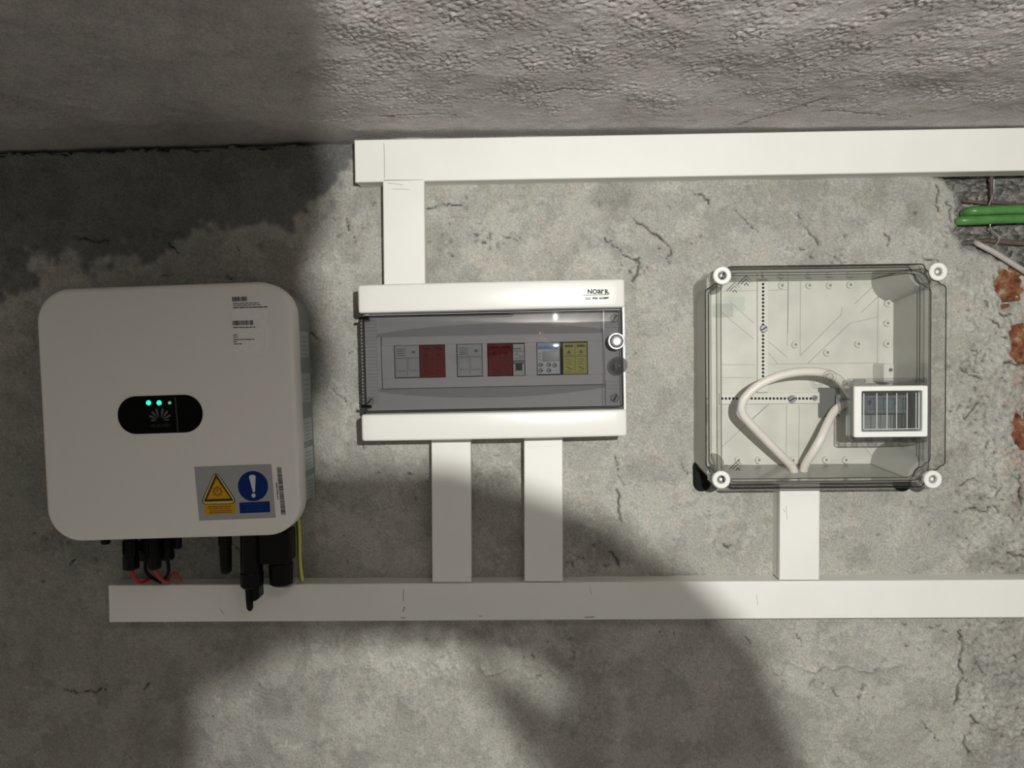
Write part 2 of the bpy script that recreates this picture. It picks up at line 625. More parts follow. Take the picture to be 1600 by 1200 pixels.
# the left field is smoother and darker, more so lower down
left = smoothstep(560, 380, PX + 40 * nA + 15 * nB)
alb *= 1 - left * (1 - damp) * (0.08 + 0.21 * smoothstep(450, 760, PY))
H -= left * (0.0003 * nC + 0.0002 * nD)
# named darker patches
for poly, k in (([(640, 395), (690, 385), (700, 420), (670, 470), (640, 470)], 0.84),
                ([(880, 385), (915, 360), (945, 350), (985, 395), (960, 400), (930, 372), (890, 400), (880, 430), (860, 440)], 0.84),
                ([(930, 290), (990, 285), (985, 320), (960, 350), (935, 345)], 0.86),
                ([(1085, 285), (1460, 275), (1465, 352), (1300, 360), (1240, 372), (1190, 362), (1160, 335), (1110, 300)], 0.93),
                ([(640, 740), (810, 745), (815, 850), (760, 870), (640, 830)], 0.86),
                ([(880, 800), (960, 800), (975, 880), (900, 885)], 0.84),
                ([(1520, 870), (1545, 830), (1570, 850), (1600, 872), (1640, 890), (1505, 893)], 0.80),
                ([(1505, 985), (1640, 980), (1640, 1075), (1560, 1085), (1510, 1050)], 0.88),
                ([(1440, 780), (1520, 760), (1520, 700), (1460, 720)], 0.88),
                ([(1530, 1130), (1590, 1140), (1620, 1200), (1510, 1220)], 0.84),
                ([(610, 975), (800, 975), (790, 1000), (700, 1008), (620, 1003)], 0.80),
                ([(860, 975), (930, 975), (940, 1010), (880, 1025)], 0.82),
                ([(880, 1060), (960, 1050), (950, 1220), (860, 1220)], 0.87)):
    m_ = blur(in_poly(WX, WY, poly).astype(float), 2)
    alb *= 1 - (1 - k ** 1.5) * m_
    H -= m_ * 0.0006
# paler torn patch above the distribution box and the long trowel ridge low on the wall
for poly, k in (([(895, 405), (930, 375), (968, 368), (985, 400), (990, 440), (905, 440)], 1.10),
                ([(690, 360), (770, 345), (850, 380), (850, 430), (720, 430)], 1.05),
                ([(560, 1005), (720, 1000), (790, 1040), (560, 1046)], 1.10),
                ([(1000, 330), (1060, 390), (1110, 430), (1000, 430)], 1.06)):
    m_ = blur(in_poly(WX, WY, poly).astype(float), 2)
    alb *= 1 + (k - 1) * m_
    H += m_ * 0.0008
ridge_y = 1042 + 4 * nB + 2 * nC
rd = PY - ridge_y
H += 0.0032 * np.exp(-(rd / 5.0) ** 2) * smoothstep(540, 640, PX) * smoothstep(1470, 1380, PX) * np.clip(0.75 + 0.5 * nB, 0.1, 1.4)
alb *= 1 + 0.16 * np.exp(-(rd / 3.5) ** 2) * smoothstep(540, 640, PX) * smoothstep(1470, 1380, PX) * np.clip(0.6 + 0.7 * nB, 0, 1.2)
H += 0.0016 * smoothstep(4, -4, rd) * smoothstep(540, 640, PX) * smoothstep(1480, 1380, PX)
# dark top edge: the open joint under the ceiling slab
joint = smoothstep(-7.0, -1.5, (-(ceil_z(X) - Z) * 1000 + 1.5 + 2.4 * nB + 1.6 * nC)) * smoothstep(640, 540, PX)
H -= joint * 0.030
# cracks; the shade of their depths is painted into the colour
hollow_shade = np.zeros(sh)
cracks = [
    ([(667, 326), (690, 318), (705, 320), (726, 325)], 1.6), ([(728, 300), (732, 322)], 0.9),
    ([(945, 372), (970, 390), (985, 404), (1000, 402), (996, 424), (988, 440)], 1.8),
    ([(990, 342), (1022, 366), (1046, 385), (1049, 398), (1041, 402), (1046, 412)], 1.7),
    ([(1082, 299), (1095, 304), (1106, 312), (1108, 325)], 1.6), ([(1148, 328), (1165, 345), (1184, 362)], 1.0),
    ([(1255, 353), (1272, 370), (1278, 382)], 1.4), ([(1292, 395), (1310, 406), (1316, 412)], 1.8), ([(1250, 333), (1252, 342)], 1.2),
    ([(1463, 290), (1468, 300), (1465, 315), (1467, 330)], 1.8), ([(1480, 314), (1483, 330), (1488, 347)], 2.2),
    ([(1442, 402), (1455, 406), (1466, 408)], 1.6), ([(1382, 366), (1390, 372), (1388, 385)], 1.6),
    ([(484, 520), (492, 528), (502, 534)], 1.2), ([(519, 607), (530, 618), (541, 629)], 1.2), ([(538, 548), (546, 552), (556, 545)], 0.8),
    ([(963, 765), (967, 790), (971, 815)], 1.5), ([(950, 862), (962, 872), (966, 884)], 2.0), ([(898, 868), (912, 872)], 1.4),
    ([(962, 712), (965, 740), (975, 758)], 1.0), ([(1066, 722), (1075, 740)], 1.0),
    ([(1130, 850), (1136, 856), (1142, 852)], 2.2), ([(1096, 888), (1100, 896)], 1.5), ([(1030, 985), (1034, 1000)], 1.0),
    ([(1502, 985), (1505, 1010), (1499, 1040), (1508, 1056), (1496, 1076), (1492, 1102)], 2.2), ([(1528, 1034), (1535, 1052)], 1.4),
    ([(1441, 1127), (1455, 1145), (1468, 1158)], 1.1), ([(1516, 1118), (1528, 1130), (1520, 1134)], 2.0), ([(1508, 1150), (1512, 1180)], 1.4),
    ([(1245, 990), (1252, 1010)], 1.0), ([(1300, 1075), (1308, 1088)], 1.3), ([(1165, 995), (1172, 1004)], 0.9),
    ([(700, 395), (712, 400)], 1.0), ([(785, 370), (800, 372), (808, 375)], 1.1), ([(640, 352), (655, 350)], 0.9),
    ([(540, 350), (545, 362), (542, 340)], 1.2), ([(552, 368), (556, 380)], 1.0), ([(575, 322), (590, 318)], 1.0),
    ([(1440, 712), (1452, 706)], 1.0), ([(1505, 800), (1520, 795), (1532, 800)], 2.0), ([(1534, 799), (1552, 790), (1560, 800)], 1.6),
    ([(1555, 776), (1566, 762)], 1.6), ([(1500, 760), (1515, 750), (1535, 752)], 1.2), ([(1595, 742), (1592, 765), (1598, 790)], 3.0),
    ([(1570, 862), (1582, 868), (1600, 870)], 1.6), ([(1540, 700), (1548, 690)], 1.2), ([(1508, 655), (1522, 640), (1530, 628)], 2.0),
    ([(1502, 575), (1512, 582), (1530, 590)], 1.7), ([(1520, 548), (1528, 552), (1535, 545)], 1.5), ([(1568, 567), (1584, 568), (1610, 566)], 2.4),
    ([(1550, 500), (1560, 505), (1562, 512)], 2.0), ([(1565, 490), (1582, 490)], 2.4), ([(1540, 470), (1545, 478)], 1.8), ([(1553, 430), (1556, 445)], 1.8),
    ([(95, 1075), (130, 1082), (168, 1078)], 1.0), ([(222, 1078), (235, 1066)], 1.2), ([(112, 882), (120, 872)], 1.6),
    ([(262, 378), (278, 396)], 1.2), ([(252, 432), (268, 428)], 1.4), ([(352, 430), (362, 436)], 1.2), ([(370, 385), (374, 395)], 0.9), ([(372, 404), (374, 410)], 1.0),
    ([(115, 370), (140, 374), (168, 376)], 1.4), ([(30, 1205), (33, 1210)], 2), ([(1150, 450), (1160, 452)], 1.0),
]
gx = 800 + F_PX * 0  # keeps the photo scale readable
for pts, wd in cracks:
    bx = [p[0] for p in pts]
    by = [p[1] for p in pts]
    jj = np.where((PX[nz // 2] > min(bx) - 40) & (PX[nz // 2] < max(bx) + 40))[0]
    ii = np.where((PY[:, nx // 2] > min(by) - 45) & (PY[:, nx // 2] < max(by) + 45))[0]
    if not len(ii) or not len(jj):
        continue
    sl = np.s_[ii[0]:ii[-1] + 1, jj[0]:jj[-1] + 1]
    fine = [pts[0]]
    for (xa, ya), (xb, yb) in zip(pts[:-1], pts[1:]):
        m_n = max(2, int(math.hypot(xb - xa, yb - ya) / 5))
        for q in range(1, m_n + 1):
            t = q / m_n
            jt = 1.5 if q < m_n else 0.3
            fine.append((xa + (xb - xa) * t + rng.normal(0, jt * 1.2), ya + (yb - ya) * t + rng.normal(0, jt * 1.2)))
    ds = seg_dist(PX[sl], PY[sl], fine)
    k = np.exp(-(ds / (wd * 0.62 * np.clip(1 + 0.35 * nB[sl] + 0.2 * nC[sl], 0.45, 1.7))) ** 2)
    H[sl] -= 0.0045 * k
    hollow_shade[sl] = np.maximum(hollow_shade[sl], k * 0.95)
    lift = np.exp(-((ds - 5) / 5.0) ** 2) * (nC[sl] > 0)
    H[sl] += 0.0007 * lift
# pits and flakes
pc = []
for _ in range(150):
    pc.append((rng.uniform(-20, 1620), rng.uniform(225, 1210), rng.uniform(0.6, 1.2)))
for _ in range(420):
    y_ = rng.uniform(290, 1150)
    pc.append((1600 - abs(rng.normal(0, 55)), y_, rng.uniform(0.7, 1.6)))
for cx_, cy_, s_, n_ in ((1540, 790, 28, 26), (1515, 640, 20, 22), (1505, 360, 18, 14), (1285, 395, 30, 16), (1465, 1000, 30, 18), (700, 360, 30, 14),
                         (780, 372, 24, 12), (700, 770, 60, 20), (905, 870, 40, 22), (1510, 575, 20, 18), (545, 350, 20, 10), (100, 870, 40, 14),
                         (1060, 310, 40, 10), (990, 420, 10, 10), (1440, 830, 60, 18), (1240, 960, 10, 0), (1300, 1070, 40, 12), (875, 1030, 30, 12)):
    for _ in range(n_):
        pc.append((cx_ + rng.normal(0, s_), cy_ + rng.normal(0, s_ * 0.6), rng.uniform(0.7, 1.9)))
row_px, col_py = PX[nz // 2], PY[:, nx // 2]
for cx_, cy_, r_ in pc:
    j = int(np.searchsorted(row_px, cx_))
    i = int(np.searchsorted(col_py, cy_))
    w_ = 8
    if j < w_ or i < w_ or j >= nx - w_ or i >= nz - w_:
        continue
    sl = np.s_[i - w_:i + w_, j - w_:j + w_]
    a = rng.uniform(0, math.pi)
    u, v = PX[sl] - cx_ + 1.2 * nD[sl], PY[sl] - cy_ + 1.2 * nC[sl]
    uu, vv = (u * math.cos(a) + v * math.sin(a)) / 2.2, -u * math.sin(a) + v * math.cos(a)
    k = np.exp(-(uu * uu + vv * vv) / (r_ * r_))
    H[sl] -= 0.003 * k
    hollow_shade[sl] = np.maximum(hollow_shade[sl], k * rng.uniform(0.3, 0.95))
# the chased-out recess with the old cables, and the holes that bare the bricks
rec_poly = [(1478, 262), (1900, 250), (1900, 446), (1612, 432), (1575, 408), (1545, 394), (1520, 386), (1500, 380), (1497, 360), (1500, 338),
            (1502, 322), (1498, 300), (1488, 284)]
rec = blur(in_poly(PX + 4 * nC + 3 * nD, PY + 4 * np.roll(nC, 61, 1) + 3 * np.roll(nD, 33, 0), rec_poly).astype(float), 2)
H -= rec * (0.020 + 0.004 * nC + 0.003 * nD + 0.002 * rough_sp)
alb = alb * (1 - rec) + rec * np.clip(0.185 + 0.06 * nC + 0.04 * nD, 0.05, 0.4)
gap = in_poly(PX, PY, [(1440, 262), (1900, 245), (1900, 295), (1600, 284), (1520, 280), (1470, 276)]).astype(float)
H -= blur(gap, 2) * 0.016
holes = [[(1559, 432), (1575, 429), (1592, 434), (1595, 450), (1586, 466), (1566, 462), (1560, 450)],
         [(1590, 512), (1640, 505), (1640, 568), (1586, 568), (1584, 540), (1592, 530)],
         [(1592, 652), (1640, 640), (1640, 708), (1602, 704), (1590, 680)],
         [(1568, 470), (1584, 468), (1582, 488), (1572, 484)]]
for hp in holes:
    hm = blur(in_poly(PX + 4 * nC + 4 * nD + 2 * nE, PY + 4 * np.roll(nC, 61, 1) + 4 * np.roll(nD, 33, 0) + 2 * np.roll(nE, 21, 0), hp).astype(float), 1)
    H -= hm * 0.022
pink = smoothstep(1575, 1600, PX + 12 * nC + 8 * nB) * smoothstep(470, 520, PY) * smoothstep(860, 720, PY)
alb *= 1 - 0.18 * pink
# colour
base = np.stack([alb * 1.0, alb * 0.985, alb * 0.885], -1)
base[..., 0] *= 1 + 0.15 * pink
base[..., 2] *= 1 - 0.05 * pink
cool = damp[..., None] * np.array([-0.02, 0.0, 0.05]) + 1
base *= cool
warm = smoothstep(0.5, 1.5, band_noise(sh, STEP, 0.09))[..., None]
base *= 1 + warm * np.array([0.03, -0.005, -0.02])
base = base * (1 - hollow_shade[..., None]) + hollow_shade[..., None] * np.array([0.035, 0.033, 0.028])
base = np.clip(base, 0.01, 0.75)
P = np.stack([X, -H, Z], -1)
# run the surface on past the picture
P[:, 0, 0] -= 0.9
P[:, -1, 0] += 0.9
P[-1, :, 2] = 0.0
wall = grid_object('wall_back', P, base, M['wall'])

# bricks behind the plaster
for i, (bx0, bx1, by0, by1, d_) in enumerate(((1552, 1690, 415, 469, -0.005), (1577, 1690, 505, 567, -0.004), (1583, 1690, 640, 704, -0.003), (1548, 1690, 474, 500, -0.013))):
    a, b = at(bx0, by0), at(bx1, by1)
    o = MB().box(a.x, b.x, b.z, a.z, d_ - 0.09, d_, 0.004).build('brick', M['brick'], wall, smooth=False)

# ceiling
cs = 0.0025
cx0, cx1, cy0, cy1 = -1.4, 1.4, 0.03, -0.95
ncx, ncy = int((cx1 - cx0) / cs), int((cy0 - cy1) / cs)
CX, CY = np.meshgrid(np.linspace(cx0, cx1, ncx), np.linspace(cy0, cy1, ncy))
shc = CX.shape
c1 = band_noise(shc, cs, 0.25, 0.5)
c2 = band_noise(shc, cs, 0.06)
c3 = band_noise(shc, cs, 0.0105, 0.4, 1.25)
c4 = band_noise(shc, cs, 0.0065, 0.35)
far = smoothstep(-0.02, -0.22, CY)                        # smoother, trowelled strip next to the wall
patchy = np.clip(0.95 + 0.35 * band_noise(shc, cs, 0.12), 0.2, 1.6)
near = smoothstep(0.0, -0.10, CY)
HC = near * (0.0012 * c1 + 0.0003 * c2) + (0.25 + 0.75 * far) * patchy * (0.00048 * c3 + 0.00032 * c4)
blob = smoothstep(2.3, 3.2, band_noise(shc, cs, 0.008, 0.35)) * far
HC += 0.0014 * blob
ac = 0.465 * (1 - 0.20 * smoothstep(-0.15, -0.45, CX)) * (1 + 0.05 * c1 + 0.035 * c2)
cd = np.zeros(shc)
for pts, wd in (([(0.02, -0.20), (0.06, -0.215), (0.11, -0.218)], 0.0022), ([(-0.22, -0.11), (-0.15, -0.12), (-0.10, -0.115)], 0.002),
                ([(0.42, -0.17), (0.39, -0.13), (0.35, -0.09), (0.33, -0.05)], 0.003), ([(0.44, -0.12), (0.50, -0.115), (0.53, -0.10)], 0.003)):
    k = np.exp(-(seg_dist(CX + 0.003 * c3, CY + 0.003 * c2, pts) / wd) ** 2)
    HC -= -0.002 * k * -1
    cd = np.maximum(cd, 0.45 * k)
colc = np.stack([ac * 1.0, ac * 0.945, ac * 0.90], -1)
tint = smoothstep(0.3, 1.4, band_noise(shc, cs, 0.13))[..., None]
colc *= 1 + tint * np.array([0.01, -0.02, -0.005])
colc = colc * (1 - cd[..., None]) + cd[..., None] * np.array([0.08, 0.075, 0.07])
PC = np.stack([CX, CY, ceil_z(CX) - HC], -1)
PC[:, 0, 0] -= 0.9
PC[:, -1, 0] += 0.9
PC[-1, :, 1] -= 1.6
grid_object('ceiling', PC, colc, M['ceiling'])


# ================================================================== cable trunking
def trunk(name, quad, label, horizontal, d=0.040, scuffs=()):
    f = Frame(name, quad, d, label, 'cable trunking')
    w_, h_ = f.w, f.h
    e = 0.0012
    b = MB()
    if horizontal:
        b.box(-w_ / 2 + e, w_ / 2 - e, -h_ / 2 + e, h_ / 2 - e, 0, d - 0.0085)
        c = MB().box(-w_ / 2, w_ / 2, -h_ / 2, h_ / 2, d - 0.009, d, 0.0016)
    else:
        b.box(-w_ / 2 + e, w_ / 2 - e, -h_ / 2, h_ / 2, 0, d - 0.0085)
        c = MB().box(-w_ / 2, w_ / 2, -h_ / 2, h_ / 2, d - 0.009, d, 0.0016)
    b.build('channel', M['pvc_side'], f.o, smooth=False)
    cv = c.build('cover', M['pvc'], f.o, smooth=False)
    if scuffs:
        for pts, wd in scuffs:
            s_ = MB()
            q = [f.L(*p, d) for p in pts]
            for (xa, za), (xb, zb) in zip(q[:-1], q[1:]):
                l = math.hypot(xb - xa, zb - za)
                nx_, nz_ = -(zb - za) / l * wd / 2, (xb - xa) / l * wd / 2
                s_.poly([(xa + nx_, za + nz_), (xb + nx_, zb + nz_), (xb - nx_, zb - nz_), (xa - nx_, za - nz_)], d + 0.0002)
            s_.build('scuff', M['scuff'], cv, smooth=False, fix=False)
    return f


tr_top = trunk('cable_trunking', [(553, 220), (2060, 188.8), (2060, 259.9), (555, 283)], 'long white trunking running along the top of the wall under the ceiling', True,
               scuffs=[([(600, 224), (601, 279)], 0.0007)])
tr_low = trunk('cable_trunking', [(168, 916), (2060, 901.7), (2060, 964.5), (171, 971)], 'long white trunking along the lower wall, below all three boxes', True,
               scuffs=[([(631, 921), (630, 940)], 0.0011), ([(632, 948), (630, 956)], 0.0016), ([(626, 965), (634, 965.5)], 0.0013), ([(913, 964.5), (929, 964)], 0.0015),
                       ([(748, 963), (754, 962.5)], 0.0011), ([(922, 918), (924, 930)], 0.0006), ([(344, 951), (350, 960)], 0.0009), ([(1182, 930), (1184, 945)], 0.0005)])
trunk('cable_trunking', [(597, 280), (662, 279), (665, 446), (600.5, 446)], 'short upright white trunking from the top run down to the distribution box', False,
      scuffs=[([(606, 286), (630, 289)], 0.0005), ([(612, 295), (640, 296)], 0.0005)])
trunk('cable_trunking', [(671, 676), (733, 676), (739, 910), (678, 910)], 'upright white trunking under the left half of the distribution box', False)
trunk('cable_trunking', [(817, 676), (877, 676), (881.5, 909), (821, 909)], 'upright white trunking under the right half of the distribution box', False)
trunk('cable_trunking', [(1218, 745), (1281, 745), (1281, 906.5), (1219, 907)], 'upright white trunking below the clear junction box', False,
      scuffs=[([(1224, 795), (1226, 800)], 0.0005), ([(1228, 790), (1230, 812)], 0.0005)])

# ================================================================== solar inverter
DI = 0.135
iv = Frame('solar_inverter', [(54.5, 453.5), (454.5, 437), (469.5, 837), (74, 846.5)], DI,
           'white square solar inverter with rounded corners and a black display pill', 'inverter')
W_, H_ = iv.w, iv.h
fc = MB().rr(0, 0, W_, H_, 0.050, [(DI - 0.036, 0.002), (DI - 0.034, 0.0), (DI - 0.006, 0.0), (DI - 0.003, 0.0008), (DI - 0.001, 0.003), (DI, 0.007)], n=14)
front = fc.build('front_cover', M['inv_white'], iv.o, angle=50)
body = MB().rr(0, 0.004, W_ - 0.012, H_ - 0.026, 0.042, [(0.022, 0.004), (0.026, 0.0), (DI - 0.037, 0.0)], n=10)
bo = body.build('housing', M['inv_body'], iv.o, angle=50)
hs = MB()
for k in range(18):
    z = -H_ / 2 + 0.04 + k * (H_ - 0.08) / 17
    hs.box(-W_ / 2 + 0.03, W_ / 2 - 0.03, z - 0.0015, z + 0.0015, 0.004, 0.024)
hs.build('heat_sink', M['inv_body'], iv.o, smooth=False)
MB().box(-0.12, 0.12, 0.02, 0.12, -0.002, 0.006, 0.001).build('wall_bracket', M['steel'], iv.o, smooth=False)
# pale printed labels on the right flank
xr = W_ / 2 - 0.006
for z0_, z1_ in ((0.075, 0.115), (0.005, 0.05), (-0.055, -0.02), (-0.10, -0.065), (-0.145, -0.11)):
    so = MB().add([(xr + 0.0004, z0_, 0.035), (xr + 0.0004, z1_, 0.035), (xr + 0.0004, z1_, DI - 0.048), (xr + 0.0004, z0_, DI - 0.048)], [(0, 1, 2, 3)]).build('flank_label', M['side_label'], iv.o, smooth=False, fix=False)
    sp_ = MB()
    for k in range(5):
        zz = z0_ + (z1_ - z0_) * (k + .5) / 6
        sp_.add([(xr + 0.0007, zz, 0.042), (xr + 0.0007, zz + 0.002, 0.042), (xr + 0.0007, zz + 0.002, 0.072), (xr + 0.0007, zz, 0.072)], [(0, 1, 2, 3)])
    sp_.build('flank_print', M['inv_body'], so, smooth=False, fix=False)['kind'] = 'stuff'

L = iv.L
e1, e2, e3 = DI + 0.0004, DI + 0.0007, DI + 0.0010
# display pill
pc_ = L(250.5, 647.5, DI)
pw = (L(316.5, 646, DI)[0] - L(184, 648, DI)[0])
ph = (L(250, 618, DI)[1] - L(250, 677, DI)[1])
pill = MB().rr(*pc_, pw, ph, ph / 2 - 0.0006, [(DI - 0.003, 0), (DI + 0.0008, 0), (DI + 0.0014, 0.0008)], n=14).build('display_panel', M['black_gloss'], iv.o, label='glossy black pill-shaped display panel')
e4 = DI + 0.0017
for px_, r_, m_ in ((233, 0.0037, 'led'), (249.5, 0.0037, 'led'), (266, 0.0023, 'led_dim')):
    MB().cyl(*L(px_, 629.3, DI), DI, e4 + 0.0004, r_, 16).build('indicator_light', M[m_], pill, label='lit teal indicator' if m_ == 'led' else 'small dim green indicator')
# eight-petal emblem and the faint word beneath it
em = MB()
ox, oz = L(250.8, 655.5, DI)
for sgn in (-1, 1):
    for a, ln, wd in ((13, 0.0140, 0.0019), (39, 0.0135, 0.0018), (64, 0.0130, 0.0017), (88, 0.0090, 0.0013)):
        ang = R(90 - sgn * a)
        ux, uz = math.cos(ang), math.sin(ang)
        b0 = (ox + ux * 0.0036 + sgn * 0.0010, oz + uz * 0.0036 - 0.001)
        pts = []
        for t, k in ((0, 0.05), (0.35, 0.6), (0.7, 1.0), (0.9, 0.85), (1.0, 0.35)):
            pts.append((b0[0] + ux * ln * t - uz * wd * k, b0[1] + uz * ln * t + ux * wd * k))
        for t, k in ((1.0, 0.35), (0.9, 0.85), (0.7, 1.0), (0.35, 0.6), (0, 0.05)):
            pts.append((b0[0] + ux * ln * t + uz * wd * k, b0[1] + uz * ln * t - ux * wd * k))
        em.poly(pts, e4)
em.build('emblem_print', M['logo_grey'], pill, smooth=False, fix=False)
MB().text('HUAWEI', *L(251, 665, DI), e4, 0.0075, 0.0).build('word_print', M['logo_dim'], pill, smooth=False, fix=False)
a_, b_ = L(274.5, 621, DI), L(279, 674.5, DI)
MB().poly([(a_[0] - .001, a_[1]), (a_[0] + .001, a_[1]), (b_[0] + .001, b_[1]), (b_[0] - .001, b_[1])], e4).build('window_seam', M['logo_dim'], pill, smooth=False, fix=False)


def quadpts(f, pts, d):
    return [f.L(*p, d) for p in pts]


def bars(mb, f, p0, p1, hgt, d, n=34, seed=1, horizontal=True):
    """a printed bar code between two photo points, hgt metres tall"""
    rr_ = random.Random(seed)
    a, b = f.L(*p0, d), f.L(*p1, d)
    t = 0.0
    ux, uz = b[0] - a[0], b[1] - a[1]
    ln = math.hypot(ux, uz)
    ux, uz = ux / ln, uz / ln
    nx_, nz_ = -uz * hgt / 2, ux * hgt / 2
    unit = ln / (n * 1.9)
    while t < ln:
        w1 = unit * rr_.choice((1, 1, 2, 2, 3)) * 0.62
        q0 = (a[0] + ux * t, a[1] + uz * t)
        q1 = (a[0] + ux * min(ln, t + w1), a[1] + uz * min(ln, t + w1))
        mb.poly([(q0[0] + nx_, q0[1] + nz_), (q1[0] + nx_, q1[1] + nz_), (q1[0] - nx_, q1[1] - nz_), (q0[0] - nx_, q0[1] - nz_)], d)
        t += w1 + unit * rr_.choice((1, 1, 2)) * 0.6


def line(mb, f, p0, p1, hgt, d, dash=0, seed=3):
    """a line of print too small to read: a thin rule broken at the word gaps"""
    rr_ = random.Random(seed)
    a, b = f.L(*p0, d), f.L(*p1, d)
    ln = math.hypot(b[0] - a[0], b[1] - a[1])
    ux, uz = (b[0] - a[0]) / ln, (b[1] - a[1]) / ln
    nx_, nz_ = -uz * hgt / 2, ux * hgt / 2
    t = 0
    while t < ln:
        s_ = min(ln - t, (rr_.uniform(0.003, 0.009) if dash else ln))
        q0 = (a[0] + ux * t, a[1] + uz * t)
        q1 = (a[0] + ux * (t + s_), a[1] + uz * (t + s_))
        mb.poly([(q0[0] + nx_, q0[1] + nz_), (q1[0] + nx_, q1[1] + nz_), (q1[0] - nx_, q1[1] - nz_), (q0[0] - nx_, q0[1] - nz_)], d)
        t += s_ + 0.0009


# data sticker
st = MB().poly(quadpts(iv, [(362, 464), (419, 462), (421.5, 551.5), (364.5, 553.5)], DI), e1).build('data_sticker', M['label'], iv.o, smooth=False, fix=False, label='pale printed data sticker')
pr = MB()
bars(pr, iv, (363, 467.7), (386, 467), 0.0068, e2, 16, 5)
for k, (y0_, xe) in enumerate(((474.3, 405), (477.2, 408), (480.7, 418))):
    line(pr, iv, (364, y0_), (xe, y0_ - 1.2), 0.0011 if k < 2 else 0.0015, e2, 1, k)
bars(pr, iv, (363.5, 504.8), (395.5, 504), 0.0068, e2, 24, 9)
line(pr, iv, (364, 511.8), (400, 511), 0.0013, e2, 1, 6)
for k, (y0_, xe) in enumerate(((523.5, 371), (527, 372), (530.5, 398), (534, 370), (537.6, 378))):
    line(pr, iv, (364.6, y0_), (xe, y0_ - 0.4), 0.0012, e2, 1, 20 + k)
pr.build('sticker_print', M['ink'], st, smooth=False, fix=False)
# upright bar code
bc = MB()
bars(bc, iv, (436, 730), (443, 805), 0.0068, e1, 46, 4)
line(bc, iv, (432, 754), (434.4, 781), 0.0014, e1, 1, 2)
bc.build('bar_code_print', M['ink'], iv.o, smooth=False, fix=False)
# safety sticker
ss = MB()
ss.poly(quadpts(iv, [(303.5, 729.5), (424, 725), (431, 809), (311.5, 813.5)], DI), e1)
ss = ss.build('safety_sticker', M['label_grey'], iv.o, smooth=False, fix=False, label='grey safety sticker with a yellow triangle and a blue disc')


def round_tri(f, A, B, C, rad, d, n=6):
    pts = [Vector(f.L(*p, d)) for p in (A, B, C)]
    cen = sum(pts, Vector((0, 0))) / 3
    out = []
    for p in pts:
        q = p + (cen - p).normalized() * rad * 2
        dirn = math.atan2(p.y - cen.y, p.x - cen.x)
        for k in range(n):
            a = dirn + R(60 - 120 * k / (n - 1))
            out.append((q.x + rad * math.cos(a), q.y + rad * math.sin(a)))
    return out


MB().poly(round_tri(iv, (337, 734), (372, 787), (312, 789), 0.0055, DI), e2).build('triangle_outline', M['ink'], ss, smooth=False, fix=False)
MB().poly(round_tri(iv, (337.2, 736), (370, 786), (314, 788), 0.0048, DI), e2 + .0001).build('triangle_border', M['haz_light'], ss, smooth=False, fix=False)
MB().poly(round_tri(iv, (337.8, 740), (365.5, 782.5), (318.5, 784), 0.0012, DI), e2 + .0002).build('triangle_band', M['ink'], ss, smooth=False, fix=False)
MB().poly(round_tri(iv, (338.5, 747), (360.5, 778.5), (323.5, 780), 0.0004, DI), e2 + .0003).build('triangle_field', M['haz_yellow'], ss, smooth=False, fix=False)
sy = MB()
cxs, czs = L(340.3, 767.5, DI)
sy.ring(cxs, czs, e2 + .0003, e2 + .0004, 0.0064, 0.0046, 20)
for k in range(8):
    a = R(45 * k)
    sy.poly([(cxs + math.cos(a + .12) * .0068, czs + math.sin(a + .12) * .0068), (cxs + math.cos(a) * .0098, czs + math.sin(a) * .0098), (cxs + math.cos(a - .12) * .0068, czs + math.sin(a - .12) * .0068)], e2 + .0004)
sy.poly([(cxs - .0012, czs + .0036), (cxs + .001, czs + .0036), (cxs + .0002, czs + .0006), (cxs + .0014, czs + .0006), (cxs - .0008, czs - .0036), (cxs - .0001, czs - .0003), (cxs - .0014, czs - .0003)], e2 + .0004)
sy.build('sun_symbol', M['brown_ink'], ss, smooth=False, fix=False)
MB().poly(quadpts(iv, [(320, 788), (368.5, 785.5), (369, 802), (320.5, 804.5)], DI), e2).build('yellow_text_box', M['haz_yellow'], ss, smooth=False, fix=False)
tx = MB()
for k, (xa, xb, y_) in enumerate(((325, 362, 791.5), (326, 360, 794.5), (328, 363, 798), (326, 362, 801))):
    line(tx, iv, (xa, y_ + .6), (xb, y_ - .8), 0.0013, e3, 1, 30 + k)
tx.build('yellow_box_print', M['brown_ink'], ss, smooth=False, fix=False)
MB().cyl(*L(395.5, 759.5, DI), DI, e2, 0.0222, 40).build('blue_disc', M['haz_blue'], ss, smooth=False)
ex = MB()
ex.poly(quadpts(iv, [(389.3, 745), (391, 742.4), (394.5, 741.6), (398, 742.2), (399.8, 744.6), (398.8, 768), (397.3, 769.2), (395.5, 768.4)], DI), e3)
ex.cyl(*L(396.5, 774, DI), DI, e3, 0.0031, 18)
ex.build('exclamation_mark', M['print_white'], ss, smooth=False, fix=False)
MB().poly(quadpts(iv, [(374, 785.3), (421.6, 783), (422.5, 800), (375.2, 802)], DI), e2).build('blue_text_box', M['haz_blue'], ss, smooth=False, fix=False)
tx = MB()
for k, (xa, xb, y_) in enumerate(((380, 414, 788), (385, 412, 792.3), (384, 412, 796.6))):
    line(tx, iv, (xa, y_ + .6), (xb, y_ - .8), 0.0010, e3, 1, 40 + k)
tx.build('blue_box_print', M['blue_ink'], ss, smooth=False, fix=False)


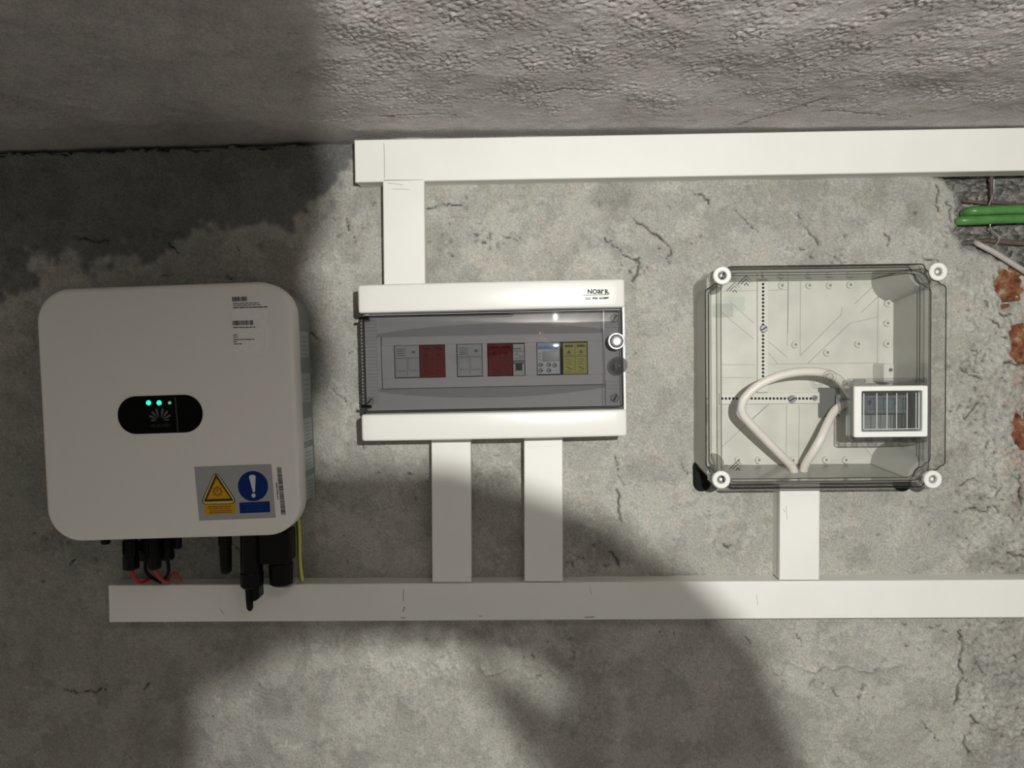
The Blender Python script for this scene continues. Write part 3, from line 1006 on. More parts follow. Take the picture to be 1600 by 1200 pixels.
# ------------------------------------------------------------------ plugs and leads below the inverter (each hangs from it: things of their own)
def plug(px, ytop, ycol, ybot, wpx, d, label, wire, wmat, rw=0.0029, ridge=True):
    f = Frame('cable_connector', [(px - wpx / 2, ytop), (px + wpx / 2, ytop), (px + wpx / 2, ybot), (px - wpx / 2, ybot)], d, label, 'connector', 'plugs under the inverter')
    f.o.rotation_euler = (0, 0, 0)
    f.a = 0.0
    r = f.w / 2
    zt, zc, zb = f.L(px, ytop, d)[1], f.L(px, ycol, d)[1], f.L(px, ybot, d)[1]
    MB().vcyl(0, d, 0, 0, [(zc, r * 0.86), (zc + 0.002, r * 0.9), (zt - 0.006, r * 0.9), (zt - 0.004, r * 0.8), (zt + 0.012, r * 0.8)]).build('plug_body', M['black'], f.o)
    cb = MB().vcyl(0, d, 0, 0, [(zb, r * 0.62), (zb + 0.001, r * 0.82), (zb + 0.004, r), (zc - 0.001, r), (zc + 0.001, r * 0.9)], 8).build('clamp_nut', M['black'], f.o, angle=20)
    if ridge:
        rb = MB()
        for k in (-1, 0, 1):
            rb.box(k * r * 0.5 - 0.0008, k * r * 0.5 + 0.0008, zc + 0.004, zt - 0.006, d + r * 0.72, d + r * 0.98, 0.0004)
        rb.build('grip_rib', M['black'], f.o, smooth=False)
    if wire:
        MB().tube(smooth_path([f.L3(px, ybot - 3, d)] + [f.L3(x, y, dd) for x, y, dd in wire]), rw, 10).build('lead', M[wmat], f.o, label='red lead' if wmat == 'red_wire' else None)
    return f


plug(204.5, 838, 868, 890.5, 25, 0.100, 'tall black plug with a red lead, leftmost under the inverter', [(205.5, 893, .099), (209, 901, .095), (214, 908, .088), (222, 911, .078), (231, 906, .066), (236, 903, .05)], 'red_wire')
plug(229.5, 838, 862, 876, 25, 0.072, 'short black plug with a black lead, beside the tall leftmost plug', [(227, 882, .07), (228, 892, .068), (234, 900, .064), (243, 906, .058), (252, 910, .048)], 'black_dull', 0.0026)
plug(241, 838, 868, 889.5, 21, 0.098, 'tall black plug with a red lead, second from the left of its kind', [(243, 892, .096), (247, 899, .09), (252, 905, .08), (258, 908, .066), (262, 906, .05)], 'red_wire')
plug(261, 838, 862, 875, 23, 0.076, 'short black plug with a black lead, right of the two red leads', [(263, 882, .075), (263.5, 893, .073), (260, 902, .068), (254, 906, .062), (248, 908, .048)], 'black_dull', 0.0026)
f = Frame('loose_wire', [(266, 895), (284, 895), (284, 910), (266, 910)], 0.05, 'short loop of red wire on the trunking, right of the plugs', 'wire')
MB().tube(smooth_path([f.L3(266, 909, .045), f.L3(267, 902, .05), f.L3(270, 896.5, .052), f.L3(275, 896, .05), f.L3(278, 901, .048), f.L3(283, 909, .042)]), 0.0021, 10).build('wire_loop', M['red_wire'], f.o)
f.o.rotation_euler = (0, 0, 0)
f = Frame('blanking_plug', [(272, 840), (284, 840), (284, 857), (272, 857)], 0.08, 'small black blanking plug right of the four plugs', 'connector')
f.o.rotation_euler = (0, 0, 0)
f.a = 0
MB().vcyl(0, .08, 0, 0, [(f.L(278, 857, .08)[1], .0045), (f.L(278, 855, .08)[1], .0058), (f.L(278, 836, .08)[1], .006)]).build('plug_stub', M['black'], f.o)
f = Frame('blanking_plug', [(158, 842), (172, 842), (172, 851), (158, 851)], 0.08, 'flat black blanking plug at the far left under the inverter', 'connector')
f.o.rotation_euler = (0, 0, 0)
f.a = 0
MB().vcyl(0, .08, 0, 0, [(f.L(165, 850, .08)[1], .0055), (f.L(165, 848.5, .08)[1], .0068), (f.L(165, 836, .08)[1], .007)]).build('plug_stub', M['black'], f.o)
# wireless dongle
f = Frame('wireless_dongle', [(343, 838), (361.5, 838), (361.5, 897), (343, 897)], 0.085, 'smooth round-ended black dongle hanging under the middle of the inverter', 'dongle')
f.o.rotation_euler = (0, 0, 0)
f.a = 0
r = f.w / 2
zt, zb = f.h / 2, -f.h / 2
dk = MB().vcyl(0.0005, .085, 0, 0, [(zb, r * .3), (zb + .0012, r * .62), (zb + .0035, r * .84), (zb + .007, r * .93), (zb + .03, r * .98), (zt + .006, r)], 22)
dk.build('dongle_body', M['black'], f.o)
MB().vcyl(0, .085, 0, 0, [(zt - .014, r * 1.04), (zt - .012, r * 1.1), (zt + .008, r * 1.1)], 22).build('collar', M['black_dull'], f.o)
# AC plug
f = Frame('cable_connector', [(375, 836), (412, 836), (412, 952), (375, 952)], 0.095, 'large black plug with a long tail reaching over the lower trunking', 'connector', 'plugs under the inverter')
f.o.rotation_euler = (0, 0, 0)
f.a = 0
Z_ = lambda y: f.L(393, y, .095)[1]
X_ = lambda x: f.L(x, 890, .095)[0]
mb = MB().vcyl(X_(393.5), .095, 0, 0, [(Z_(893), .0155), (Z_(890), .0165), (Z_(846), .0160), (Z_(832), .0160)], 22)
mb.build('plug_body', M['black'], f.o)
MB().vcyl(X_(393.5), .095, 0, 0, [(Z_(919), .012), (Z_(917), .0150), (Z_(914), .0172), (Z_(895), .0178), (Z_(892), .0165)], 12).build('clamp_nut', M['black'], f.o, angle=20)
MB().tube([(X_(390), Z_(915), .098), (X_(390), Z_(935), .098), (X_(390.3), Z_(949), .098), (X_(390.3), Z_(953), .098)], [.0062, .0056, .0048, .0026], 14).build('tail', M['black_dull'], f.o)
MB().loft([[(x, z, dd) for x, z in ((X_(396), Z_(914)), (X_(408), Z_(914)), (X_(408), Z_(931)), (X_(403), Z_(935)), (X_(396), Z_(937)))] for dd in (.086, .106)]).build('release_lever', M['black'], f.o, smooth=False)
# signal gland
f = Frame('cable_connector', [(414, 816), (457, 816), (457, 914), (414, 914)], 0.085, 'wide black gland under the right corner of the inverter', 'connector', 'plugs under the inverter')
f.o.rotation_euler = (0, 0, 0)
f.a = 0
Z_ = lambda y: f.L(437, y, .085)[1]
X_ = lambda x: f.L(x, 880, .085)[0]
MB().rr(X_(434), (Z_(830) + Z_(874)) / 2, X_(456) - X_(412), Z_(826) - Z_(876), .004, [(.062, .001), (.064, 0), (.105, 0), (.108, .002)]).build('plug_body', M['black'], f.o)
MB().vcyl(X_(439), .085, 0, 0, [(Z_(914), .013), (Z_(911), .0175), (Z_(880), .0185), (Z_(877), .017), (Z_(872), .017)], 14).build('clamp_nut', M['black'], f.o, angle=18)
MB().tube(smooth_path([(X_(437), Z_(912), .085), (X_(437), Z_(917), .082), (X_(446), Z_(921), .07), (X_(452), Z_(919), .045)]), .0016, 8).build('lead', M['side_label'], f.o, label='thin pale lead')
# earth wire
f = Frame('earth_wire', [(462, 790), (476, 790), (476, 905), (462, 905)], 0.06, 'green and yellow earth wire dropping from the inverter into the lower trunking', 'wire')
f.o.rotation_euler = (0, 0, 0)
f.a = 0
pth = smooth_path([f.L3(464, 796, .05), f.L3(466.5, 830, .052), f.L3(467.5, 870, .05), f.L3(469, 890, .044), f.L3(471.5, 906, .036)], 6)
MB().tube(pth, .0034, 12).build('insulation', M['earth_green'], f.o)
MB().tube([(x + .0016, z, dd + .0012) for x, z, dd in pth], .0026, 12).build('stripe', M['earth_yellow'], f.o, label='yellow stripe')

# ================================================================== distribution box
DB = 0.100
nb = Frame('distribution_box', [(556.5, 446), (977, 434), (980.5, 683), (565, 689)], DB,
           'white wall-mounted distribution box with a smoked see-through door', 'fuse box')
W_, H_ = nb.w, nb.h
L = nb.L
MB().rr(0, 0, W_ - .006, H_ - .006, .008, [(0, 0), (.060, 0)]).build('back_box', M['box_body'], nb.o)
# black seal that shows as the dark joint around the door and along the left edge
xl, xr = -W_ / 2, W_ / 2
zt, zb = H_ / 2, -H_ / 2
zd1 = L(770, 485.5, DB)[1]           # top of door
zd0 = L(770, 643.0, DB)[1]           # bottom of door
MB().box(xl - .0005, xr - .0015, zd0 - .003, zd1 + .003, .058, .066).build('door_seal', M['gap_black'], nb.o, smooth=False)
BOW = 3.0
MB().barx(xl, xr, zd1 + .001, zt, .056, DB + .003, .0042, BOW).build('top_band', M['box_white'], nb.o, angle=50)
MB().barx(xl, xr, zb, zd0 - .001, .056, DB + .003, .0042, BOW).build('bottom_band', M['box_white'], nb.o, angle=50)
MB().box(xr - .0035, xr - .0005, zd0 - .002, zd1 + .002, .056, .090).build('side_cheek', M['box_body'], nb.o, smooth=False)
# inner cover panel with openings: the openings' photo outlines
dp = 0.078
wins = [(616, 696, 539, 590.5), (713.5, 754, 537, 588.5), (761.5, 820.5, 536.5, 588), (838.5, 918.5, 534.5, 585.5)]
wl = []
for a, b, t, u in wins:
    p, q = L((a + b) / 2, t, dp), L((a + b) / 2, u, dp)
    wl.append((L(a, (t + u) / 2, dp)[0], L(b, (t + u) / 2, dp)[0], q[1], p[1]))
px0, px1 = L(597, 570, dp)[0], L(943, 560, dp)[0]
pz1, pz0 = L(770, 523, dp)[1], L(770, 604, dp)[1]
wz0, wz1 = sum(x[2] for x in wl) / 4, sum(x[3] for x in wl) / 4
pn = MB()
pn.box(px0, px1, wz1, pz1, .066, dp, .0006)
pn.box(px0, px1, pz0, wz0, .066, dp, .0006)
xc_ = [px0] + [v for a in wl for v in a[:2]] + [px1]
for i in range(0, len(xc_), 2):
    pn.box(xc_[i], xc_[i + 1], wz0, wz1, .066, dp)
pn.build('inner_panel', M['panel'], nb.o, smooth=False)
# surround of the panel, with the two shallow arched steps
sx0, sx1 = L(590, 570, .07)[0], L(946, 560, .07)[0]
sr = MB()
sr.box(xl + .0015, xr - .003, zd0, pz0, .062, .0668)
sr.box(xl + .0015, xr - .003, pz1, zd1, .062, .0668)
sr.box(xl + .0015, px0, pz0, pz1, .062, .0668)
sr.box(px1, xr - .003, pz0, pz1, .062, .0668)
sr.build('panel_surround', M['panel'], nb.o, smooth=False)
for top in (True, False):
    pts = []
    n = 16
    for k in range(n + 1):
        t = k / n
        x = sx0 + (sx1 - sx0) * t
        bow = math.sin(math.pi * t) ** 0.8
        z = (pz1 + .003 + .0125 * bow + .002) if top else (pz0 - .003 - .0125 * bow - .002)
        pts.append((x, z))
    flat = [(sx1, pz1), (sx0, pz1)] if top else [(sx1, pz0), (sx0, pz0)]
    loop = pts + flat
    MB().loft([[(x, z, .0664) for x, z in loop], [(x, z, .0674) for x, z in loop]]).build('arched_step', M['panel_dark'], nb.o, smooth=False)
# rail behind the devices; a black sheet before it stands for the openings' shade
MB().box(px0 + .004, px1 - .004, (wz0 + wz1) / 2 - .0175, (wz0 + wz1) / 2 + .0175, .050, .054).build('mounting_rail', M['rail'], nb.o, smooth=False)
MB().box(px0 + .002, px1 - .002, wz0 - .004, wz1 + .004, .061, .0615).build('opening_shade', M['gap_black'], nb.o, smooth=False)
# ribbed strips at both ends behind the door
for a, b, y0_, y1_, n_ in ((565, 589, 497, 632, 26), (946, 968, 494, 512, 4), (946, 968, 592, 636, 8)):
    rb = MB()
    xa, xb = L(a, 560, .072)[0], L(b, 560, .072)[0]
    for k in range(n_):
        zz = L((a + b) / 2, y0_ + (y1_ - y0_) * (k + .5) / n_, .072)[1]
        hh = (y1_ - y0_) / n_ * .001 * .28
        rb.box(xa, xb, zz - hh, zz + hh, .066, .0705)
    rb.build('rib_strip', M['panel'], nb.o, smooth=False)


def screw(par, x, z, d0, r, mat, slot=45, name='screw'):
    o = MB().cyl(x, z, d0, d0 + r * .45, r, 20, bev=r * .2).build(name, M[mat], par)
    a = R(slot)
    ux, uz = math.cos(a), math.sin(a)
    l, w2 = r * .8, r * .16
    MB().poly([(x + ux * l - uz * w2, z + uz * l + ux * w2), (x + ux * l + uz * w2, z + uz * l - ux * w2),
               (x - ux * l + uz * w2, z - uz * l - ux * w2), (x - ux * l - uz * w2, z - uz * l + ux * w2)], d0 + r * .45 + .0002).build('slot', M['gap_black'], o, smooth=False, fix=False)
    return o


for (px_, py_, sl) in ((573, 497, 130), (577, 627, 45), (960.5, 497, 60), (961, 622, 60)):
    screw(nb.o, *L(px_, py_, .074), .070, .0068, 'panel_dark', sl)
# smoked door: pane with turned edges, hinges, knob, key hole
dx0, dx1 = xl + .0055, xr - .0052
door = MB().barx(dx0, dx1, zd0 + .003, zd1 - .003, 0, .0975, .0012, BOW, thin=.0028).build('smoked_door', M['smoke'], nb.o, angle=60, label='smoked see-through door')
MB().frame(rrect((dx0 + dx1) / 2, (zd0 + zd1) / 2, dx1 - dx0 + .0012, zd1 - zd0 - .0045, .003), rrect((dx0 + dx1) / 2, (zd0 + zd1) / 2, dx1 - dx0 - .001, zd1 - zd0 - .0075, .003), .080, .0905).build('door_edge', M['gap_black'], door)
mr_ = MB()
for a, b, y_ in ((598, 947, 521), ):
    pass
vx = L(944.5, 560, .0925)[0]
MB().box(vx - .0005, vx + .0005, zd0 + .004, zd1 - .004, .0905, .0925).build('door_crease', M['smoke_dark'], door, smooth=False)
for px_, py_ in ((566, 497), (570, 635)):
    x, z = L(px_, py_, .092)
    hg = MB().tube([(x - .005, z, .090), (x + .006, z, .093), (x + .009, z - .001, .090)], .0022, 10)
    hg.build('hinge', M['black'], door)
x, z = L(963, 533, .094)
kb = MB().ring(x, z, .088, .0965, .0128, .0095, 30, bev=.0012).build('knob_ring', M['chrome'], door, label='chrome ring around the door knob')
kb2 = MB()
prof = [(.088, .0098), (.0965, .0092), (.0990, .0080), (.1000, .0060), (.0994, .0030)]
kb2.loft([[(x + r_ * math.cos(2 * math.pi * i / 26), z + r_ * math.sin(2 * math.pi * i / 26), d_) for i in range(26)] for d_, r_ in prof])
kb2.build('knob', M['knob'], door, label='round metallic door knob')
x, z = L(965, 571, .093)
ko = MB().cyl(x + .0015, z, .0915, .0932, .0135, 30, bev=.0004).build('lock_plate', M['smoke_dark'], door)
kh = MB().box(x - .004, x - .0005, z - .0045, z + .0045, .0925, .0938)
kh.box(x - .001, x + .005, z - .0016, z + .0016, .0925, .0938)
kh.build('key_hole', M['gap_black'], door, smooth=False)
# maker's plate in the top band
x, z = L(928.5, 460.5, DB)
plo = MB().frame(rrect(x, z, .050, .0195, .0095), rrect(x, z, .0475, .017, .0083), DB - .001, DB + .0008).build('badge_rim', M['box_white'], nb.o)
mk_ = MB()
for ch, px_, sz in (('N', 921.6, .0094), ('O', 929.4, .0092), ('a', 936.2, .0118), ('r', 941.6, .0118), ('K', 949.0, .0094)):
    cx_, cz_ = L(px_, 455.5, DB)
    t_ = MB().text(ch, cx_, 0, DB + .0004, sz, .00032)
    zz_ = [v[2] for v in t_.v]
    xx_ = [v[0] for v in t_.v]
    dz = cz_ - (max(zz_) + min(zz_)) / 2
    dx = cx_ - (max(xx_) + min(xx_)) / 2
    mk_.add([(v[0] + dx, v[2] + dz, -v[1]) for v in t_.v], t_.f)
t_ = .003
mk_.build('maker_print', M['ink'], nb.o, smooth=False, fix=False)
a, b = L(911, 461.3, DB), L(951, 460, DB)
MB().poly([(a[0], a[1] - .0007), (b[0], b[1] - .0007), (b[0], b[1] + .0007), (a[0], a[1] + .0007)], DB + .0003).build('green_rule', M['logo_green'], nb.o, smooth=False, fix=False)
rt = MB().text('I.Z.  IP40  AC400V', *L(934.5, 466, DB), DB + .0003, .0042, .0002)
xx, zz = L(916.8, 466.4, DB)
rt.frame([(xx - .0016, zz - .0016), (xx + .0016, zz - .0016), (xx + .0016, zz + .0016), (xx - .0016, zz + .0016)], [(xx - .0008, zz - .0008), (xx + .0008, zz - .0008), (xx + .0008, zz + .0008), (xx - .0008, zz + .0008)], DB + .0002, DB + .0003)
rt.build('rating_print', M['ink'], nb.o, smooth=False, fix=False)


# ------------------------------------------------------------------ devices clipped on the rail inside (things of their own)
dm = 0.083


def device(name, x0_, x1_, mat, label, cat, wi, group=None):
    za, zb_ = L((x0_ + x1_) / 2, wins[wi][2] + .8, dm)[1], L((x0_ + x1_) / 2, wins[wi][3] - .8, dm)[1]
    xa, xb = L(x0_ + .5, 562, dm)[0], L(x1_ - .5, 562, dm)[0]
    e = bpy.data.objects.new(name, None)
    e.empty_display_size = .02
    COL.objects.link(e)
    ca, sa = math.cos(nb.a), math.sin(nb.a)
    cx_, cz_ = (xa + xb) / 2, (za + zb_) / 2
    e.location = (nb.c.x + cx_ * ca - cz_ * sa, 0, nb.c.z + cx_ * sa + cz_ * ca)
    e.rotation_euler = (0, -nb.a, 0)
    tag(e, label, cat, group)
    wv, hv = (xb - xa), (za - zb_)
    b_ = MB().box(-wv / 2, wv / 2, -hv / 2, hv / 2, .054, dm, .0008)
    return e, wv, hv, b_.build('casing', M[mat], e, smooth=False)


def grey_base(x0_, x1_, label, wi):
    e, wv, hv, c = device('surge_arrester', x0_, x1_, 'mod_grey', label, 'arrester', wi)
    pr_ = MB()
    for k in range(4):
        zz = hv / 2 - .0055 - k * .0032
        pr_.rect(-wv / 2 + .003, -.004, zz - .0007, zz + .0007, dm + .0002)
    for (a, b) in (((-wv / 2 + .001, hv * .11), (wv / 2 - .001, hv * .11)), ((-wv / 2 + .003, -hv * .30), (-.002, -hv * .30)), ((.002, -hv * .30), (wv / 2 - .003, -hv * .30))):
        pr_.rect(a[0], b[0], a[1] - .0004, a[1] + .0004, dm + .0002)
    pr_.rect(-.0004, .0004, -hv / 2 + .004, hv * .11, dm + .0002)
    pr_.rect(-.003, -.0024, hv * .11, hv / 2 - .002, dm + .0002)
    pr_.rect(wv * .20, wv * .34, hv * .25, hv * .33, dm + .0002)
    pr_.build('front_print', M['mod_grey_dark'], e, smooth=False, fix=False)
    for s_ in (-1, 1):
        MB().box(s_ * wv / 4 - wv * .19, s_ * wv / 4 + wv * .19, -hv * .27, hv * .08, dm - .001, dm + .0012, .0006).build('cartridge', M['mod_grey'], e, smooth=False)


def coloured_pair(x0_, x1_, mat, label, wi, ink):
    e, wv, hv, c = device('surge_arrester', x0_, x1_, mat, label, 'arrester', wi)
    for s_ in (-1, 1):
        cxm = s_ * wv / 4
        b_ = MB().box(cxm - wv / 4 + .0003, cxm + wv / 4 - .0003, -hv / 2 + .001, hv / 2 - .0012, dm - .001, dm + .0010, .0005).build('cartridge', M[mat], e, smooth=False)
        p_ = MB()
        dd = dm + .0013
        p_.poly([(cxm - .0028, hv * .17), (cxm + .0028, hv * .17), (cxm, hv * .29)], dd)
        p_.rect(cxm - .004, cxm + .004, hv * .12, hv * .135, dd)
        if ink == 'brown_ink':
            p_.rect(cxm - .0042, cxm + .0042, -hv * .02, hv * .08, dd)
            for k in range(4):
                p_.rect(cxm - .0045, cxm + .0045, -hv * (.14 + .07 * k), -hv * (.125 + .07 * k), dd)
        else:
            p_.rect(cxm - wv / 4 + .0008, cxm + wv / 4 - .0008, hv * .065, hv * .08, dd)
            for k in range(3):
                p_.rect(cxm - .005, cxm + .004, -hv * (.03 + .07 * k), -hv * (.018 + .07 * k), dd)
            p_.poly([(cxm - .004, -hv * .24), (cxm + .004, -hv * .33), (cxm + .004, -hv * .36), (cxm - .004, -hv * .27)], dd)
            p_.rect(cxm - .0045, cxm + .003, -hv * .41, -hv * .395, dd)
            p_.rect(cxm - .006, cxm + .006, hv * .36, hv * .43, dd)
        p_.build('cartridge_print', M[ink], b_, smooth=False, fix=False)


M['red_ink'] = plain('dark_red_ink', (0.05, 0.008, 0.008), 0.6, spec=.1)
M['olive_ink'] = plain('olive_ink', (0.12, 0.11, 0.04), 0.6)
grey_base(616.5, 655.5, 'grey two-pole arrester in the leftmost opening, left of a red pair', 0)
coloured_pair(655.5, 695.5, 'mod_red', 'red two-pole arrester in the leftmost opening of the distribution box', 0, 'red_ink')
grey_base(714, 753.5, 'grey two-pole arrester alone in the second opening of the box', 1)
coloured_pair(762, 801, 'mod_red', 'red two-pole arrester beside the narrow grey breaker', 2, 'red_ink')
M['brown_ink2'] = M['olive_ink']
e, wv, hv, c = device('circuit_breaker', 801, 820, 'mod_grey', 'narrow grey breaker with a dark toggle, right of a red pair', 'breaker', 2)
p_ = MB()
p_.rect(-wv * .45, wv * .2, hv * .33, hv * .37, dm + .0002)
for k, (a, b) in enumerate(((-.4, .4), (-.3, -.1), (-.4, .1), (0, .4), (-.4, .3))):
    zz = hv * (.27 - .055 * k)
    p_.rect(wv * a, wv * b, zz - .0006, zz + .0006, dm + .0002)
p_.build('front_print', M['mod_grey_dark'], e, smooth=False, fix=False)
tg = MB().box(-wv * .45, wv * .45, -hv * .12, -hv * .01, dm - .001, dm + .0035, .001).build('toggle', M['mod_grey_dark'], e, smooth=False)
MB().box(-wv * .28, wv * .28, -hv * .33, -hv * .12, dm - .001, dm + .0015, .0006).build('toggle_slot', M['gap_black'], e, smooth=False)
e, wv, hv, c = device('energy_meter', 839, 875.5, 'mod_white', 'white and blue energy meter with a small grey display', 'meter', 3)
MB().rect(-wv * .46, wv * .46, hv * .29, hv * .40, dm + .0003).build('blue_band', M['mod_blue'], e, smooth=False, fix=False)
MB().rect(-wv * .5, wv * .5, hv * .40, hv * .5, dm + .0002).build('blue_top', plain('module_pale_blue', (.20, .36, .52), .4), e, smooth=False, fix=False)
MB().box(-wv * .27, wv * .46, -hv * .09, hv * .22, dm - .001, dm + .0006, .0003).build('display', M['lcd'], e, smooth=False)
p_ = MB()
for k in range(3):
    p_.cyl(-wv * .38, hv * (.16 - .1 * k), dm, dm + .0003, .0011, 10)
for (a, b) in ((-.36, -.20), (.0, -.20), (-.36, -.38), (.0, -.38), (.26, -.22)):
    p_.ring(wv * a, hv * b, dm, dm + .0003, .0034, .0017, 12)
    p_.rect(wv * a - .0008, wv * a + .0036, hv * b - .0008, hv * b + .0008, dm + .0003)
p_.build('button_print', M['mod_grey_dark'], e, smooth=False, fix=False)
coloured_pair(879, 918, 'mod_yellow', 'yellow two-pole arrester in the rightmost opening of the distribution box', 3, 'olive_ink')

# ================================================================== clear junction box
DL = 0.100
DR = 0.074          # rim of the base
DF = 0.006          # floor
jb = Frame('junction_box', [(1103, 417.5), (1479, 411.5), (1477, 761), (1103, 764)], DL,
           'square junction box with a clear lid and white corner screws', 'junction box')
L, L3 = jb.L, jb.L3
# base: a tapering open tray
fl0, fl1 = L(1111, 580, DF)[0], L(1396, 580, DF)[0]
fz1, fz0 = L(1260, 438.5, DF)[1], L(1260, 726, DF)[1]
rm0, rm1 = L(1106.5, 580, DR)[0], L(1452, 580, DR)[0]
rz1, rz0 = L(1290, 421, DR)[1], L(1290, 752, DR)[1]
t_ = .003
bs = MB()


def rc(x0_, x1_, z0_, z1_, d, r):
    return [(x, z, d) for x, z in rrect((x0_ + x1_) / 2, (z0_ + z1_) / 2, x1_ - x0_, z1_ - z0_, r, 6)]


ol0 = L(1083, 580, 0)[0]
outer0 = rc(ol0, fl1 + .006, fz0 - .006, fz1 + .006, 0.0, .018)
outer1 = rc(rm0 - .002, rm1 + .002, rz0 - .002, rz1 + .002, DR, .018)
inner1 = rc(rm0 + t_, rm1 - t_ * .3, rz0 + t_ * .3, rz1 - t_ * .3, DR, .014)
inner0 = rc(fl0, fl1, fz0, fz1, DF, .010)
bs.loft([outer0, outer1, inner1, inner0], True, True)
base_ = bs.build('base_tray', M['enc'], jb.o, angle=40, label='light grey open base tray')
fo = MB().loft([rc(fl0 + .0005, fl1 - .0005, fz0 + .0005, fz1 - .0005, DF + .0002, .010), rc(fl0 + .001, fl1 - .001, fz0 + .001, fz1 - .001, DF + .0008, .010)]).build('mounting_plate', M['enc_floor'], jb.o, smooth=False, label='pale mounting plate on the floor of the box')
d_ = DF + .0008
rb = MB()
for a, b in (((1231, 440), (1230, 540)), ((1250.5, 440), (1250, 556)), ((1229, 633), (1228, 724)), ((1248.5, 633), (1248, 724)), ((1232, 440), (1231, 520)),
             ((1125, 486), (1178, 530)), ((1139, 470), (1178, 505)), ((1201, 534), (1230, 558)), ((1201, 552), (1215, 568)),
             ((1250, 556), (1314, 492)), ((1314, 492), (1316, 480)), ((1262, 568), (1328, 505)), ((1328, 505), (1372, 495)), ((1335, 475), (1372, 440)), ((1346, 488), (1388, 448)),
             ((1128, 698), (1200, 632)), ((1170, 660), (1202, 631)), ((1126, 570), (1178, 570)), ((1126, 590), (1178, 590)), ((1200, 569), (1372, 567)), ((1345, 692), (1370, 722)),
             ((1372, 440), (1371, 567)), ((1126, 455), (1230, 453))):
    p, q = L(*a, d_), L(*b, d_)
    l = math.hypot(q[0] - p[0], q[1] - p[1])
    nx_, nz_ = -(q[1] - p[1]) / l * .0004, (q[0] - p[0]) / l * .0004
    loop = [(p[0] + nx_, p[1] + nz_), (q[0] + nx_, q[1] + nz_), (q[0] - nx_, q[1] - nz_), (p[0] - nx_, p[1] - nz_)]
    rb.loft([[(x, z, d_ - .0002) for x, z in loop], [(x, z, d_ + .0006) for x, z in loop]])
ro = rb.build('moulded_ribs', M['rib'], fo, smooth=False)
ro['kind'] = 'stuff'
boss_me = None
for px_, py_ in ((1243, 538.5), (1293, 551), (1341.5, 537.5), (1388, 474), (1387, 505), (1387, 537), (1154, 719), (1186, 719), (1239.5, 719), (1291, 719), (1322, 719),
                 (1222, 446), (1265, 446), (1297, 446), (1329, 445)):
    x, z = L(px_, py_, DF + .006)
    if boss_me is None:
        o = MB().ring(0, 0, DF, DF + .008, .0056, .0021, 18, bev=.0008).build('screw_boss', M['enc_floor'], fo)
        h_ = MB().cyl(0, 0, DF + .001, DF + .0035, .0021, 12).build('boss_hole', M['cap_hole'], o)
        boss_me = (o.data, h_.data)
    else:
        o = bpy.data.objects.new('screw_boss', boss_me[0])
        COL.objects.link(o)
        o.parent = fo
        h_ = bpy.data.objects.new('boss_hole', boss_me[1])
        COL.objects.link(h_)
        h_.parent = o
    o.location = (x, 0, z)
# punched strips
ds_ = DF + .007
for kind in ('v', 'h'):
    if kind == 'v':
        xa, xb = L(1184, 520, ds_)[0], L(1200.5, 520, ds_)[0]
        za, zb_ = L(1192, 613, ds_)[1], L(1192, 440, ds_)[1]
        holes_ = [(1192.3 - .02 * k * .3, 444 + 5.75 * k) for k in range(26)]
    else:
        xa, xb = L(1124.5, 622, ds_)[0], L(1286, 622, ds_)[0]
        za, zb_ = L(1200, 631, ds_)[1], L(1200, 614, ds_)[1]
        holes_ = [(1128.5 + 5.75 * k, 622.7) for k in range(25)]
    sp = MB().box(xa, xb, za, zb_, DF + .0006, ds_, .0006).build('punched_strip', M['strip'], jb.o, smooth=False)
    hb = MB()
    for hx, hy in holes_:
        hb.cyl(*L(hx, hy, ds_), ds_ - .0004, ds_ + .0002, .0021, 10)
    ho = hb.build('punched_holes', M['hole'], sp, smooth=False)
    ho['kind'] = 'stuff'
for px_, py_, r_ in ((1193.5, 513.5, .0062), (1238, 624, .0062), (1273.5, 622, .0045)):
    screw(jb.o, *L(px_, py_, ds_ + .002), ds_, r_, 'steel', 30, 'plate_screw')
# corner of the plate bracket by the rail and the tab above the hatch
M['bracket'] = plain('dark_bracket', (0.15, 0.15, 0.14), 0.3)
MB().box(L(1283, 640, .02)[0], L(1312, 640, .02)[0], L(1300, 652, .02)[1], L(1300, 606, .02)[1], DF, .02, .001).build('rail_bracket', M['bracket'], jb.o, smooth=False)
tb = MB().rr(*L(1389, 583, .045), .0155, .030, .003, [(.008, 0), (.044, 0), (.045, .0008)]).build('rail_tab', M['strip'], jb.o)
screw(tb, *L(1392, 578, .046), .045, .0030, 'steel', 20)
# DIN rail
dr = .036
ra, rb_ = L(1309, 632, dr)[0], L(1449, 632, dr)[0]
yz = lambda y: L(1385, y, dr)[1]
rl = MB().box(ra, rb_, yz(640), yz(622), dr - .007, dr - .0055)
rl.box(ra, rb_, yz(646), yz(640), dr - .0065, dr, .0003)
rl.box(ra, rb_, yz(622), yz(616), dr - .0065, dr, .0003)
rl.box(ra + .004, rb_ - .004, yz(638), yz(625), DF, dr - .007)
rlo = rl.build('mounting_rail', M['rail'], jb.o, smooth=False)
for px_ in (1361, 1402):
    screw(rlo, *L(px_, 629.5, dr), dr - .0055, .0036, 'steel', 70)
# pale film label seen through the lid
MB().rr(*L(1147, 475, DL), .031, .021, .002, [(DL + .0002, 0), (DL + .0004, 0)]).build('film_label', clear('film_label', (.86, .88, .87), .3, .8), jb.o, smooth=False)

# lid: clear cap with stepped-in corners
wl_, hl_ = jb.w, jb.h
cn = .027


